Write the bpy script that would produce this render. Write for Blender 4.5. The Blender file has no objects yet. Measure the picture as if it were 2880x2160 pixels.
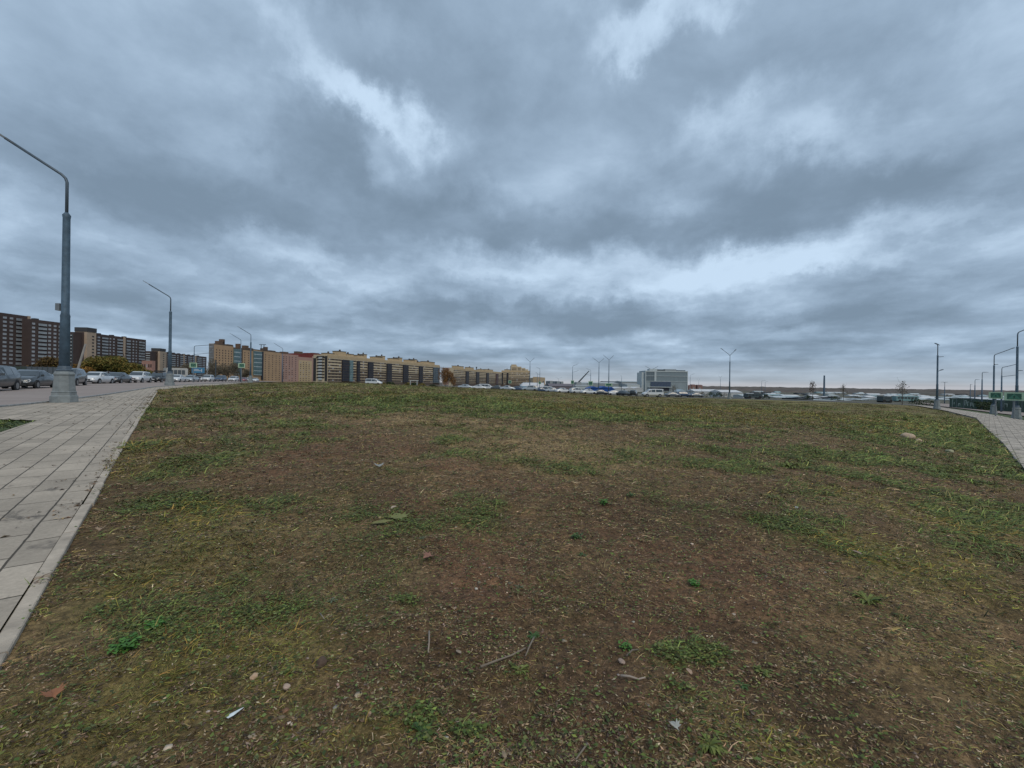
import bpy, bmesh, math, random
import numpy as np
from mathutils import Vector, Matrix
random.seed(7); RNG = np.random.default_rng(11)
SC = bpy.context.scene; COL = SC.collection
# ---------------------------------------------------------------- camera
F = 1208.0; CZ = 1.5; ROLL = 0.014
cam = bpy.data.cameras.new('camera'); camo = bpy.data.objects.new('camera', cam); COL.objects.link(camo)
cam.sensor_width = 36.0; cam.lens = 36.0 * F / 2880.0; cam.clip_start = 0.05; cam.clip_end = 20000
RX = Vector((math.cos(ROLL), 0, math.sin(ROLL))); UP = Vector((-math.sin(ROLL), 0, math.cos(ROLL)))
camo.matrix_world = Matrix(((RX.x, UP.x, 0, 0), (0, 0, -1, 0), (RX.z, UP.z, 0, CZ), (0, 0, 0, 1)))
SC.camera = camo
SC.view_settings.view_transform = 'Standard'; SC.view_settings.look = 'None'
SC.view_settings.exposure = 0.0; SC.view_settings.gamma = 1.0
def P(px, py, D):
    u = (px - 1440) / F; v = (1080 - py) / F
    return Vector((0, 0, CZ)) + D * (u * RX + v * UP + Vector((0, 1, 0)))
def yh(px): return 1079 + (px - 1440) * 0.014
# ---------------------------------------------------------------- world: overcast sky
W = bpy.data.worlds.new('World'); SC.world = W; W.use_nodes = True
wt = W.node_tree; wt.nodes.clear()
def N(t, kind, **kw):
    n = t.nodes.new(kind)
    for k, v in kw.items():
        if k == 'inp':
            for a, b in v.items(): n.inputs[a].default_value = b
        else: setattr(n, k, v)
    return n
def sky():
    t = wt; L = t.links.new
    out = N(t, 'ShaderNodeOutputWorld'); bg = N(t, 'ShaderNodeBackground')
    tc = N(t, 'ShaderNodeTexCoord'); sep = N(t, 'ShaderNodeSeparateXYZ'); L(tc.outputs['Generated'], sep.inputs[0])
    def M(op, a, b=None, clamp=False):
        n = N(t, 'ShaderNodeMath', operation=op); n.use_clamp = clamp
        for i, q in enumerate((a, b)):
            if q is None: continue
            if isinstance(q, (int, float)): n.inputs[i].default_value = q
            else: L(q, n.inputs[i])
        return n.outputs[0]
    x, y, z = sep.outputs
    zc = M('MAXIMUM', z, 0.0)
    den = M('ADD', zc, 0.14); den2 = M('ADD', zc, 0.22)
    cx = M('DIVIDE', x, den); cy = M('DIVIDE', y, den)
    cp = N(t, 'ShaderNodeCombineXYZ'); L(cx, cp.inputs[0]); L(cy, cp.inputs[1])
    n1 = N(t, 'ShaderNodeTexNoise', noise_dimensions='3D', inp={'Scale': 0.9, 'Detail': 8, 'Roughness': 0.54, 'Distortion': 0.15})
    L(cp.outputs[0], n1.inputs['Vector'])
    mp = N(t, 'ShaderNodeMapping'); mp.inputs['Location'].default_value = (3.1, 7.7, 2); mp.inputs['Rotation'].default_value = (0, 0, 0.5)
    c2 = N(t, 'ShaderNodeCombineXYZ'); L(M('DIVIDE', x, den2), c2.inputs[0]); L(M('DIVIDE', y, den2), c2.inputs[1]); L(c2.outputs[0], mp.inputs[0])
    n2 = N(t, 'ShaderNodeTexNoise', noise_dimensions='3D', inp={'Scale': 3.4, 'Detail': 9, 'Roughness': 0.58, 'Distortion': 0.2})
    L(mp.outputs[0], n2.inputs['Vector'])
    # azimuth / elevation with a little turbulence, for the large lighter and darker cloud masses
    az = M('ARCTAN2', x, y); el = M('ARCSINE', z)
    ae = N(t, 'ShaderNodeCombineXYZ'); L(az, ae.inputs[0]); L(el, ae.inputs[1])
    nw = N(t, 'ShaderNodeTexNoise', noise_dimensions='3D', inp={'Scale': 5.0, 'Detail': 9, 'Roughness': 0.62}); L(ae.outputs[0], nw.inputs['Vector'])
    ws = N(t, 'ShaderNodeVectorMath', operation='SUBTRACT'); L(nw.outputs['Color'], ws.inputs[0]); ws.inputs[1].default_value = (0.5, 0.5, 0.5)
    wm = N(t, 'ShaderNodeVectorMath', operation='MULTIPLY'); L(ws.outputs[0], wm.inputs[0]); wm.inputs[1].default_value = (0.42, 0.26, 0)
    # turbulence fades towards the horizon
    fe = M('MULTIPLY', el, 3.0, True); fs = N(t, 'ShaderNodeVectorMath', operation='SCALE'); L(wm.outputs[0], fs.inputs[0]); L(fe, fs.inputs['Scale'])
    wa = N(t, 'ShaderNodeVectorMath', operation='ADD'); L(ae.outputs[0], wa.inputs[0]); L(fs.outputs[0], wa.inputs[1])
    acc = None
    for (px, py, rx, ry, rot, w) in SKY_BLOBS:
        def ang(a, b):
            v = (P(a, b, 100) - Vector((0, 0, CZ))).normalized(); return math.atan2(v.x, v.y), math.asin(v.z)
        a0, e0 = ang(px, py); a1, _ = ang(px + rx, py); a2, _ = ang(px - rx, py); _, e1 = ang(px, py + ry); _, e2 = ang(px, py - ry)
        m = N(t, 'ShaderNodeMapping', vector_type='TEXTURE'); L(wa.outputs[0], m.inputs[0])
        m.inputs['Location'].default_value = (a0, e0, 0); m.inputs['Rotation'].default_value = (0, 0, math.radians(rot))
        m.inputs['Scale'].default_value = (abs(a1 - a2) * 0.85, abs(e1 - e2) * 0.85, 1)
        ln = N(t, 'ShaderNodeVectorMath', operation='LENGTH'); L(m.outputs[0], ln.inputs[0])
        r = N(t, 'ShaderNodeMapRange', interpolation_type='SMOOTHERSTEP'); L(ln.outputs['Value'], r.inputs[0])
        for i, q in ((1, 0.0), (2, 1.0), (3, w * 0.82), (4, 0.0)): r.inputs[i].default_value = q
        acc = r.outputs[0] if acc is None else M('ADD', acc, r.outputs[0])
    v = M('MULTIPLY', M('SUBTRACT', n1.outputs[0], 0.5), 1.1)
    v = M('ADD', v, M('MULTIPLY', M('SUBTRACT', n2.outputs[0], 0.5), 0.85))
    # rows of low heaped clouds towards the horizon
    m3 = N(t, 'ShaderNodeMapping'); m3.inputs['Scale'].default_value = (5.5, 21, 1); m3.inputs['Location'].default_value = (1.7, 0.35, 0); L(wa.outputs[0], m3.inputs[0])
    n3 = N(t, 'ShaderNodeTexNoise', noise_dimensions='3D', inp={'Scale': 1.0, 'Detail': 7, 'Roughness': 0.5, 'Distortion': 0.3}); L(m3.outputs[0], n3.inputs['Vector'])
    b3 = N(t, 'ShaderNodeMapRange', interpolation_type='SMOOTHSTEP'); L(el, b3.inputs[0])
    for i, q in ((1, 0.06), (2, 0.42), (3, 1.25), (4, 0.0)): b3.inputs[i].default_value = q
    v = M('ADD', v, M('MULTIPLY', M('SUBTRACT', n3.outputs[0], 0.5), b3.outputs[0]))
    v = M('ADD', M('ADD', v, 0.44), acc)
    cr = N(t, 'ShaderNodeValToRGB'); L(v, cr.inputs[0]); cr.color_ramp.interpolation = 'B_SPLINE'
    el_ = cr.color_ramp.elements
    el_[0].position = 0.0; el_[0].color = (0.195, 0.272, 0.362, 1)
    el_[1].position = 1.0; el_[1].color = (0.63, 0.80, 0.99, 1)
    for p, c in ((0.3, (0.268, 0.366, 0.485, 1)), (0.55, (0.36, 0.482, 0.628, 1)), (0.75, (0.465, 0.605, 0.77, 1))):
        e = el_.new(p); e.color = c
    # paler, greyer air just above the horizon
    hz = N(t, 'ShaderNodeMapRange', interpolation_type='SMOOTHSTEP'); L(z, hz.inputs[0])
    for i, q in ((1, 0.0), (2, 0.07), (3, 0.75), (4, 0.0)): hz.inputs[i].default_value = q
    mh = N(t, 'ShaderNodeMix', data_type='RGBA'); L(hz.outputs[0], mh.inputs['Factor']); L(cr.outputs[0], mh.inputs['A']); mh.inputs['B'].default_value = (0.43, 0.475, 0.52, 1)
    gl = N(t, 'ShaderNodeMapRange', interpolation_type='SMOOTHSTEP'); L(z, gl.inputs[0])
    for i, q in ((1, 0.001), (2, 0.017), (3, 0.6), (4, 0.0)): gl.inputs[i].default_value = q
    mg = N(t, 'ShaderNodeMix', data_type='RGBA'); L(gl.outputs[0], mg.inputs['Factor']); L(mh.outputs['Result'], mg.inputs['A']); mg.inputs['B'].default_value = (0.60, 0.585, 0.615, 1); mh = mg
    nl = N(t, 'ShaderNodeTexNoise', inp={'Scale': 1.0, 'Detail': 4}); 
    ms = N(t, 'ShaderNodeMapping'); ms.inputs['Scale'].default_value = (2.5, 90, 1); L(ae.outputs[0], ms.inputs[0]); L(ms.outputs[0], nl.inputs['Vector'])
    hs = N(t, 'ShaderNodeMapRange'); L(nl.outputs[0], hs.inputs[0])
    for i, q in ((1, 0.35), (2, 0.65), (3, 0.90), (4, 1.08)): hs.inputs[i].default_value = q
    lo = N(t, 'ShaderNodeMapRange', interpolation_type='SMOOTHSTEP'); L(z, lo.inputs[0])
    for i, q in ((1, 0.01), (2, 0.16), (3, 1.0), (4, 0.0)): lo.inputs[i].default_value = q
    one = N(t, 'ShaderNodeMix', data_type='FLOAT'); L(lo.outputs[0], one.inputs['Factor']); one.inputs['A'].default_value = 1.0; L(hs.outputs[0], one.inputs['B'])
    sc = N(t, 'ShaderNodeVectorMath', operation='SCALE'); L(mh.outputs['Result'], sc.inputs[0]); L(one.outputs['Result'], sc.inputs['Scale'])
    # a little of the clear sky above filters through the clouds
    nis = N(t, 'ShaderNodeTexSky', sky_type='NISHITA'); nis.sun_disc = False; nis.sun_elevation = math.radians(48); nis.sun_rotation = math.radians(150)
    n_s = N(t, 'ShaderNodeVectorMath', operation='SCALE'); L(nis.outputs[0], n_s.inputs[0]); n_s.inputs['Scale'].default_value = 0.05
    mx = N(t, 'ShaderNodeMix', data_type='RGBA', inp={'Factor': 0.06}); L(sc.outputs[0], mx.inputs['A']); L(n_s.outputs[0], mx.inputs['B'])
    L(mx.outputs['Result'], bg.inputs[0]); bg.inputs[1].default_value = 1.0
    L(bg.outputs[0], out.inputs[0])
SKY_BLOBS = [
 (930, 175, 170, 80, -20, .42), (1010, 235, 160, 75, -25, .28), (1110, 300, 160, 80, -28, .34), (1190, 350, 140, 80, -20, .34), (1060, 440, 70, 70, 0, .30),
 (1830, 70, 190, 75, 6, .48), (1760, 20, 200, 60, 0, .25), (2190, 340, 240, 110, -8, .30), (2330, 430, 240, 80, -15, .30), (1990, 360, 120, 70, 0, .20), (1850, 520, 90, 70, 0, .18),
 (2200, 740, 600, 62, 2, .50), (1500, 745, 420, 52, 0, .45), (1950, 800, 500, 60, 0, .30), (800, 720, 330, 45, -6, .38), (300, 660, 420, 60, -8, .25), (1260, 790, 260, 40, 0, .28),
 (650, 40, 340, 190, -10, .20), (700, 420, 220, 160, 0, .15), (2750, 100, 200, 150, 20, .2), (900, 20, 300, 80, 0, .25), (60, 420, 200, 60, 0, .1),
 (900, 375, 190, 150, 0, -.38), (640, 580, 560, 120, -8, -.28), (1400, 640, 430, 75, -3, -.34), (2150, 590, 420, 85, 0, -.34), (1330, 260, 150, 260, 0, -.10),
 (2420, 780, 200, 45, 4, -.34), (2620, 680, 220, 35, 3, -.30), (2650, 520, 330, 100, 8, -.22), (1380, 885, 420, 30, 0, -.42), (1960, 915, 620, 24, 0, -.38), (700, 905, 560, 26, -3, -.30),
 (2000, 210, 480, 120, 0, -.15), (250, 560, 420, 110, -10, -.22), (1250, 790, 90, 45, 0, -.15), (350, 830, 420, 28, -4, -.22), (2600, 930, 400, 22, 0, -.16),
 (1100, 530, 260, 70, -8, -.15), (1330, 960, 500, 16, 0, .22), (2100, 985, 700, 14, 0, .1), (400, 960, 300, 16, 0, .20),
]
sky()
sunl = bpy.data.lights.new('sun', 'SUN'); sunl.energy = 1.5; sunl.angle = math.radians(32); sunl.color = (1.0, 0.90, 0.76)
suno = bpy.data.objects.new('sun', sunl); COL.objects.link(suno)
# sun elevation 48 degrees, rotation 150 degrees (behind the camera, to the right)
_sd = Vector((math.sin(math.radians(150)) * math.cos(math.radians(48)), math.cos(math.radians(150)) * math.cos(math.radians(48)), math.sin(math.radians(48))))
suno.rotation_euler = _sd.to_track_quat('Z', 'Y').to_euler(); suno.location = (20, -30, 60)
# ---------------------------------------------------------------- terrain height
US = [-1.3, -1.2, -.8, -.66, -.5, -.36, -.25, -.15, 0, .15, .3, .5, .7, .88, 1.0, 1.1, 1.2, 1.3]
DS = [0, 5, 11, 18, 30, 42, 60, 80, 105, 135, 200, 300, 600, 1200, 2600, 9000]
def rows():
    Lft = [-1.47, -1.34, -1.18, -1.10, -.95, -.78, -.66, -.62, -.58, -.55, -.5, -.6, -1, -3, -6, -30]
    T = {}
    T[-1.3] = T[-1.2] = T[-.8] = Lft
    T[-.66] = [-1.47, -1.35, -1.2, -1.1, -.92, -.76, -.66, -.62, -.58, -.55, -.5, -.6, -1, -3, -6, -30]
    T[-.5] = [-1.5, -1.37, -1.2, -1.02, -.7, -.45, -.22, -.22, -.5, -.6, -.8, -1, -2, -4, -8, -30]
    T[-.36] = [-1.5, -1.38, -1.2, -1.02, -.7, -.45, -.22, -.25, -.6, -.9, -1.2, -1.5, -3, -6, -10, -30]
    T[-.25] = [-1.5, -1.38, -1.22, -1.05, -.8, -.62, -.45, -.5, -.9, -1.3, -1.6, -2, -4, -8, -12, -30]
    T[-.15] = [-1.5, -1.38, -1.25, -1.12, -.95, -.82, -.72, -.75, -1.1, -1.9, -2.2, -3, -5, -9, -13, -30]
    T[0] = [-1.5, -1.4, -1.3, -1.22, -1.15, -1.12, -1.1, -1.12, -1.35, -2.3, -2.7, -3.6, -6, -10, -14, -30]
    T[.15] = [-1.5, -1.42, -1.36, -1.33, -1.35, -1.4, -1.5, -1.65, -2.1, -2.9, -3.6, -4.8, -8, -12, -14, -30]
    T[.3] = [-1.5, -1.45, -1.42, -1.43, -1.5, -1.65, -1.9, -2.15, -2.7, -3.3, -4.4, -6.2, -10, -13, -14, -30]
    T[.5] = [-1.5, -1.48, -1.5, -1.55, -1.7, -1.9, -2.2, -2.5, -2.9, -3.5, -4.9, -7, -11, -14, -14, -30]
    T[.7] = [-1.5, -1.52, -1.6, -1.7, -1.9, -2.1, -2.4, -2.7, -3.2, -3.8, -5, -7, -11, -14, -14, -30]
    T[.88] = [-1.5, -1.6, -1.75, -1.9, -2.1, -2.3, -2.5, -2.75, -3.6, -4.2, -5.2, -7, -11, -14, -14, -30]
    T[1.0] = [-1.5, -1.68, -1.88, -2.1, -2.35, -2.6, -2.85, -3.3, -4.2, -4.7, -5.6, -7, -11, -14, -14, -30]
    T[1.1] = [-1.5, -1.75, -2.0, -2.25, -2.6, -2.85, -3.3, -4.0, -4.8, -5.2, -6, -7.4, -11, -14, -14, -30]
    T[1.2] = [-1.5, -1.8, -2.08, -2.35, -2.75, -3.05, -3.7, -4.4, -5, -5.4, -6.2, -7.6, -11, -14, -14, -30]
    T[1.3] = T[1.2]
    return T
_T = rows(); _A = np.array([_T[u] for u in US])
_sD = np.log(np.array(DS) + 6.0); NSD = 240; NU = 131
_sg = np.linspace(_sD[0], _sD[-1], NSD); _ug = np.linspace(-1.3, 1.3, NU)
_B = np.array([np.interp(_sg, _sD, r) for r in _A]); _G = np.array([np.interp(_ug, US, _B[:, j]) for j in range(NSD)]).T
for _ in range(10):
    p = np.pad(_G, 1, mode='edge'); _G = (p[:-2, 1:-1] + p[2:, 1:-1] + p[1:-1, :-2] + p[1:-1, 2:] + 2 * p[1:-1, 1:-1]) / 6
_lat = RNG.random((256, 256))
def vnoise(x, y, s=1.0, o=0):
    x = np.asarray(x, float) * s + o * 17.31; y = np.asarray(y, float) * s + o * 9.77
    xi = np.floor(x).astype(int); yi = np.floor(y).astype(int); fx = x - xi; fy = y - yi
    fx = fx * fx * (3 - 2 * fx); fy = fy * fy * (3 - 2 * fy)
    a = _lat[xi & 255, yi & 255]; b = _lat[(xi + 1) & 255, yi & 255]; c = _lat[xi & 255, (yi + 1) & 255]; d = _lat[(xi + 1) & 255, (yi + 1) & 255]
    return (a * (1 - fx) + b * fx) * (1 - fy) + (c * (1 - fx) + d * fx) * fy
def fbm(x, y, s=1.0, o=0, n=4):
    t = 0; a = .5; w = 0
    for i in range(n): t = t + a * vnoise(x, y, s * 2 ** i, o + i); w += a; a *= .5
    return t / w
def lookup(th, D):
    u = np.tan(np.clip(th, -0.915, 0.915)); s = np.log(np.maximum(D, 0) + 6.0)
    ui = np.clip((u + 1.3) / 2.6 * (NU - 1), 0, NU - 1.001); si = np.clip((s - _sg[0]) / (_sg[-1] - _sg[0]) * (NSD - 1), 0, NSD - 1.001)
    a = ui.astype(int); b = si.astype(int); fa = ui - a; fb = si - b
    return (_G[a, b] * (1 - fa) + _G[a + 1, b] * fa) * (1 - fb) + (_G[a, b + 1] * (1 - fa) + _G[a + 1, b + 1] * fa) * fb
def Gz(x, y):
    x = np.asarray(x, float); y = np.asarray(y, float)
    r = np.hypot(x, y); th = np.arctan2(x, y); tc = np.clip(th, -0.915, 0.915); D = r * np.cos(tc)
    z = lookup(tc, D)
    w = np.clip((np.abs(th) - 1.5) / 1.6, 0, 1); w = w * w * (3 - 2 * w)
    z = z * (1 - w) + lookup(tc * 0, D) * w
    u = np.tan(tc)
    z = z + 0.17 * np.exp(-((D - 27) / 4.0) ** 2) * np.exp(-((u + .13) / .22) ** 2)
    return CZ + z
def gz(x, y): return float(Gz(x, y))
def ground_at(px, py):
    """the point of the terrain seen at a pixel of the photograph"""
    d0, d1 = 0.8, 0.8
    while d1 < 400:
        p = P(px, py, d1)
        if p.z < gz(p.x, p.y): break
        d0 = d1; d1 *= 1.06
    for _ in range(30):
        m = (d0 + d1) / 2; p = P(px, py, m)
        if p.z < gz(p.x, p.y): d1 = m
        else: d0 = m
    p = P(px, py, d1); return Vector((p.x, p.y, gz(p.x, p.y))), d1
def beyond(px, py, d0=150):
    d = d0
    while d < 2600:
        q = P(px, py, d)
        if q.z < gz(q.x, q.y): break
        d *= 1.02
    return d
def on_ground(px, D, dz=0.0):
    x = (px - 1440) / F * D; return Vector((x, D, gz(x, D) + dz))
def inside(x, y, poly):
    x = np.asarray(x, float); y = np.asarray(y, float); r = np.zeros(x.shape, bool); n = len(poly)
    for i in range(n):
        x0, y0 = poly[i]; x1, y1 = poly[(i + 1) % n]
        c = ((y0 > y) != (y1 > y)); xx = (x1 - x0) * (y - y0) / ((y1 - y0) if y1 != y0 else 1e-9) + x0
        r ^= c & (x < xx)
    return r
# ---------------------------------------------------------------- outlines on the ground (metres)
def kx(y): return -2.65 - 0.8 * (y - 2.2)
FIELD = [(0.15, -1.3), (kx(35), 35), (-36.5, 52), (-49, 80), (-60, 104), (-64, 116), (-30, 117), (0, 116), (40, 112), (72, 104), (84, 92), (57, 56), (46.5, 43), (21.4, 18.7), (11.15, 9.1), (1.2, 0)]
PAVE_L = [(0.15 + .8 * 6, -7.3), (kx(35), 35), (-36.5, 52), (-49, 80), (-60, 104), (-64, 104), (-52.5, 80), (-40.5, 53.5), (-33.5, 40), (-23.4, 24.4), (-19.6, 17.8), (-17.6, 13.6), (-16.6, 11.9), (-12.6, 11.4), (kx(9) - 2.7, 9), (0.15 + .8 * 6 - 2.7, -7.3)]
ROAD_L = [(-19.6, 17.8), (-23.4, 24.4), (-33.5, 40), (-40.5, 53.5), (-52.5, 80), (-64, 104), (-120, 225), (-300, 500), (-330, 500), (-170, 245), (-98, 120), (-70, 78), (-56, 50), (-45, 30), (-34, 8), (-20, -20), (-2, -20), (-16.6, 11.9)]
VERGE_L = [(-16.6, 11.9), (-12.6, 11.4), (kx(9) - 2.7, 9), (2.25, -7.3), (-2, -20)]
PAVE_R = [(1.2, 0), (11.15, 9.1), (21.4, 18.7), (46.5, 43), (57, 56), (84, 92), (88, 92), (62.5, 55), (50.2, 41.5), (25, 16.8), (14, 6.5), (4, -2)]
ROAD_M = [(-64, 119), (-30, 120), (0, 119), (40, 115), (74, 107), (100, 98), (140, 90), (150, 104), (108, 114), (80, 123), (44, 131), (0, 136), (-30, 137), (-72, 135)]
ROAD_R = [(28, 12), (54, 38), (67, 52), (96, 92), (140, 150), (160, 150), (112, 92), (82, 52), (68, 38), (42, 10)]
# ---------------------------------------------------------------- materials
MATS = {}
def mat(name, col, rough=.8, metal=0, var=0.12, scale=3.0, bump=0.0, spec=.4, coat=0, bscale=None):
    if name in MATS: return MATS[name]
    m = bpy.data.materials.new(name); m.use_nodes = True; t = m.node_tree; b = t.nodes['Principled BSDF']; L = t.links.new
    b.inputs['Roughness'].default_value = rough; b.inputs['Metallic'].default_value = metal; b.inputs['Specular IOR Level'].default_value = spec
    b.inputs['Coat Weight'].default_value = coat
    tc = N(t, 'ShaderNodeTexCoord'); n = N(t, 'ShaderNodeTexNoise', inp={'Scale': scale, 'Detail': 5, 'Roughness': .6}); L(tc.outputs['Object'], n.inputs['Vector'])
    mr = N(t, 'ShaderNodeMapRange'); L(n.outputs[0], mr.inputs[0])
    for i, q in ((1, .3), (2, .7), (3, 1 - var), (4, 1 + var)): mr.inputs[i].default_value = q
    s = N(t, 'ShaderNodeVectorMath', operation='SCALE'); s.inputs[0].default_value = col[:3]; L(mr.outputs[0], s.inputs['Scale']); L(s.outputs[0], b.inputs['Base Color'])
    if bump:
        n2 = N(t, 'ShaderNodeTexNoise', inp={'Scale': bscale or scale * 8, 'Detail': 6, 'Roughness': .65}); L(tc.outputs['Object'], n2.inputs['Vector'])
        bp = N(t, 'ShaderNodeBump', inp={'Strength': 1.0, 'Distance': bump}); L(n2.outputs[0], bp.inputs['Height']); L(bp.outputs[0], b.inputs['Normal'])
    MATS[name] = m; return m
def glass(name, col=(.03, .04, .05), rough=.08):
    return mat(name, col, rough, 0, .25, .7, 0, .9)
# ---------------------------------------------------------------- objects
def tag(o, label=None, cat=None, group=None, kind=None):
    for k, v in (('label', label), ('category', cat), ('group', group), ('kind', kind)):
        if v: o[k] = v
    return o
def thing(name, label, cat, loc, rz=0, group=None):
    o = bpy.data.objects.new(name, None); COL.objects.link(o); o.location = loc; o.rotation_euler = (0, 0, rz); o.empty_display_size = .2
    return tag(o, label, cat, group)
def add_obj(name, me, m=None, parent=None):
    o = bpy.data.objects.new(name, me); COL.objects.link(o)
    if parent: o.parent = parent
    if m:
        if len(me.materials) == 0: me.materials.append(m)
        elif me.materials[0] is not m:
            o.material_slots[0].link = 'OBJECT'; o.material_slots[0].material = m
    return o
class MB:
    def __init__(s): s.v = []; s.f = []
    def add(s, vs, fs):
        n = len(s.v); s.v += [tuple(v) for v in vs]; s.f += [tuple(i + n for i in f) for f in fs]; return s
    def box(s, x0, x1, y0, y1, z0, z1, M=None):
        vs = [Vector(p) for p in ((x0, y0, z0), (x1, y0, z0), (x1, y1, z0), (x0, y1, z0), (x0, y0, z1), (x1, y0, z1), (x1, y1, z1), (x0, y1, z1))]
        if M: vs = [M @ v for v in vs]
        return s.add(vs, [(0, 3, 2, 1), (4, 5, 6, 7), (0, 1, 5, 4), (1, 2, 6, 5), (2, 3, 7, 6), (3, 0, 4, 7)])
    def tube(s, pts, rad, n=8, cap=True, ph=0):
        pts = [Vector(p) for p in pts]; rings = []
        for i, p in enumerate(pts):
            a = pts[max(i - 1, 0)]; b = pts[min(i + 1, len(pts) - 1)]; d = (b - a).normalized() if (b - a).length > 1e-9 else Vector((0, 0, 1))
            q = Vector((0, 0, 1)).rotation_difference(d) if abs(d.z) > -2 else None
            r = rad[i] if isinstance(rad, (list, tuple)) else rad
            rings.append([p + q @ Vector((math.cos(ph + 2 * math.pi * k / n) * r, math.sin(ph + 2 * math.pi * k / n) * r, 0)) for k in range(n)])
        vs = [v for r in rings for v in r]; fs = []
        for i in range(len(rings) - 1):
            for k in range(n): a = i * n + k; b = i * n + (k + 1) % n; fs.append((a, b, b + n, a + n))
        if cap: fs.append(tuple(range(n))[::-1]); fs.append(tuple((len(rings) - 1) * n + k for k in range(n)))
        return s.add(vs, fs)
    def lathe(s, prof, n=12, ph=0, c=(0, 0)):
        return s.tube([(c[0], c[1], z) for z, r in prof], [r for z, r in prof], n, True, ph) if False else s._lathe(prof, n, ph, c)
    def _lathe(s, prof, n, ph, c):
        vs = []; fs = []
        for z, r in prof:
            for k in range(n): vs.append((c[0] + math.cos(ph + 2 * math.pi * k / n) * r, c[1] + math.sin(ph + 2 * math.pi * k / n) * r, z))
        for i in range(len(prof) - 1):
            for k in range(n): a = i * n + k; b = i * n + (k + 1) % n; fs.append((a, b, b + n, a + n))
        fs.append(tuple(range(n))[::-1]); fs.append(tuple((len(prof) - 1) * n + k for k in range(n)))
        return s.add(vs, fs)
    def mesh(s, name, m=None, smooth=False):
        me = bpy.data.meshes.new(name); me.from_pydata(s.v, [], s.f); me.validate()
        if m: me.materials.append(m)
        if smooth: me.polygons.foreach_set('use_smooth', [True] * len(me.polygons))
        me.update(); return me
    def build(s, name, m, parent=None, smooth=False):
        return add_obj(name, s.mesh(name, m, smooth), None, parent)
def np_mesh(name, V, Fq, m, C=None, smooth=False):
    """V (n,3), Fq (k,4) or (k,3) index arrays; C (n,3) colours"""
    me = bpy.data.meshes.new(name); n = len(V); k, s = Fq.shape
    me.vertices.add(n); me.vertices.foreach_set('co', V.astype(np.float32).ravel())
    me.loops.add(k * s); me.loops.foreach_set('vertex_index', Fq.astype(np.int32).ravel())
    me.polygons.add(k); me.polygons.foreach_set('loop_start', (np.arange(k) * s).astype(np.int32)); me.polygons.foreach_set('loop_total', np.full(k, s, np.int32))
    if smooth: me.polygons.foreach_set('use_smooth', np.ones(k, bool))
    me.update(calc_edges=True)
    if C is not None:
        a = me.color_attributes.new('tint', 'FLOAT_COLOR', 'POINT'); c4 = np.ones((n, 4), np.float32); c4[:, :3] = C; a.data.foreach_set('color', c4.ravel())
    me.materials.append(m); return me
def structure(name, me, m=None):
    o = add_obj(name, me, m); o['kind'] = 'structure'; return o
# ---------------------------------------------------------------- plant cover of the field: soil, straw and green, as world-fixed patches
def patch(px, py, rx, ry, w):
    c, D = ground_at(px, py); h = CZ - c.z
    _, Dn = ground_at(px, py + ry * .7); _, Df = ground_at(px, max(py - ry * .7, yh(px) + 36))
    return (c.x, c.y, rx * D / F, max(abs(Df - Dn) * .7, .1), math.atan2(c.x, c.y), w)
GREEN = [patch(*a) for a in ((1250, 1128, 420, 20, 1.4), (1650, 1165, 300, 16, 1.0), (1900, 1850, 110, 110, 1.3), (1960, 1820, 90, 30, 1.1), (390, 1790, 70, 40, 1.3), (320, 1720, 60, 22, .6), (800, 1700, 90, 30, .45), (1460, 1880, 90, 40, .8), (1150, 2010, 110, 60, .7),
  (1640, 1490, 60, 30, .8), (1660, 1560, 60, 20, .6), (2450, 1490, 190, 22, .9), (2330, 1375, 120, 20, 1.1), (2640, 1440, 110, 22, .8), (2760, 1520, 80, 22, 1.0), (2420, 1690, 80, 30, .8), (2150, 1320, 190, 40, .8), (2050, 2060, 90, 80, .8),
  (1020, 1360, 60, 16, .8), (820, 1865, 80, 36, .9), (1130, 1690, 40, 24, .8), (1090, 1790, 40, 18, .7), (1950, 1640, 90, 40, .8), (2150, 1860, 80, 60, .8), (2000, 1960, 80, 30, .7), (230, 1500, 60, 30, .9), (650, 1320, 260, 60, .35),
  (2650, 1220, 180, 60, 1.1), (1000, 1115, 240, 20, .9), (1500, 1170, 260, 16, .5), (1860, 1195, 90, 14, .8), (1290, 1280, 60, 10, .6), (1120, 1225, 60, 10, .7), (2720, 1290, 90, 50, .7), (560, 1150, 150, 40, .4), (1450, 1420, 60, 14, .6),
  (150, 2080, 120, 50, .5), (2400, 1550, 120, 30, .5), (1200, 1750, 120, 40, .3), (1700, 1330, 120, 16, .5), (1600, 1760, 120, 60, .5), (1300, 2100, 200, 50, .6), (1700, 2040, 200, 60, .5), (2300, 1460, 120, 20, .8))]
SOIL = [patch(*a) for a in ((1290, 1520, 170, 60, .9), (1380, 1620, 130, 90, .8), (1420, 1530, 60, 20, .9), (1000, 1260, 260, 40, .9), (1300, 1300, 170, 20, .8), (1010, 1750, 120, 90, .6), (1180, 1440, 160, 60, .5), (2090, 1610, 180, 40, .9), (1260, 1800, 120, 60, .5),
  (900, 1960, 160, 60, .6), (760, 1400, 200, 70, .4), (2300, 1600, 160, 60, .5), (430, 1480, 120, 60, .4), (1750, 1530, 120, 60, .4), (1560, 1500, 160, 60, .3), (2150, 1700, 150, 40, .5), (950, 1190, 160, 20, .5), (2200, 1250, 300, 30, .35), (1400, 1350, 150, 25, .5), (350, 1640, 150, 40, .3), (150, 1900, 140, 40, .4), (1000, 1850, 100, 50, .4), (1650, 1680, 140, 60, .4))]
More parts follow.
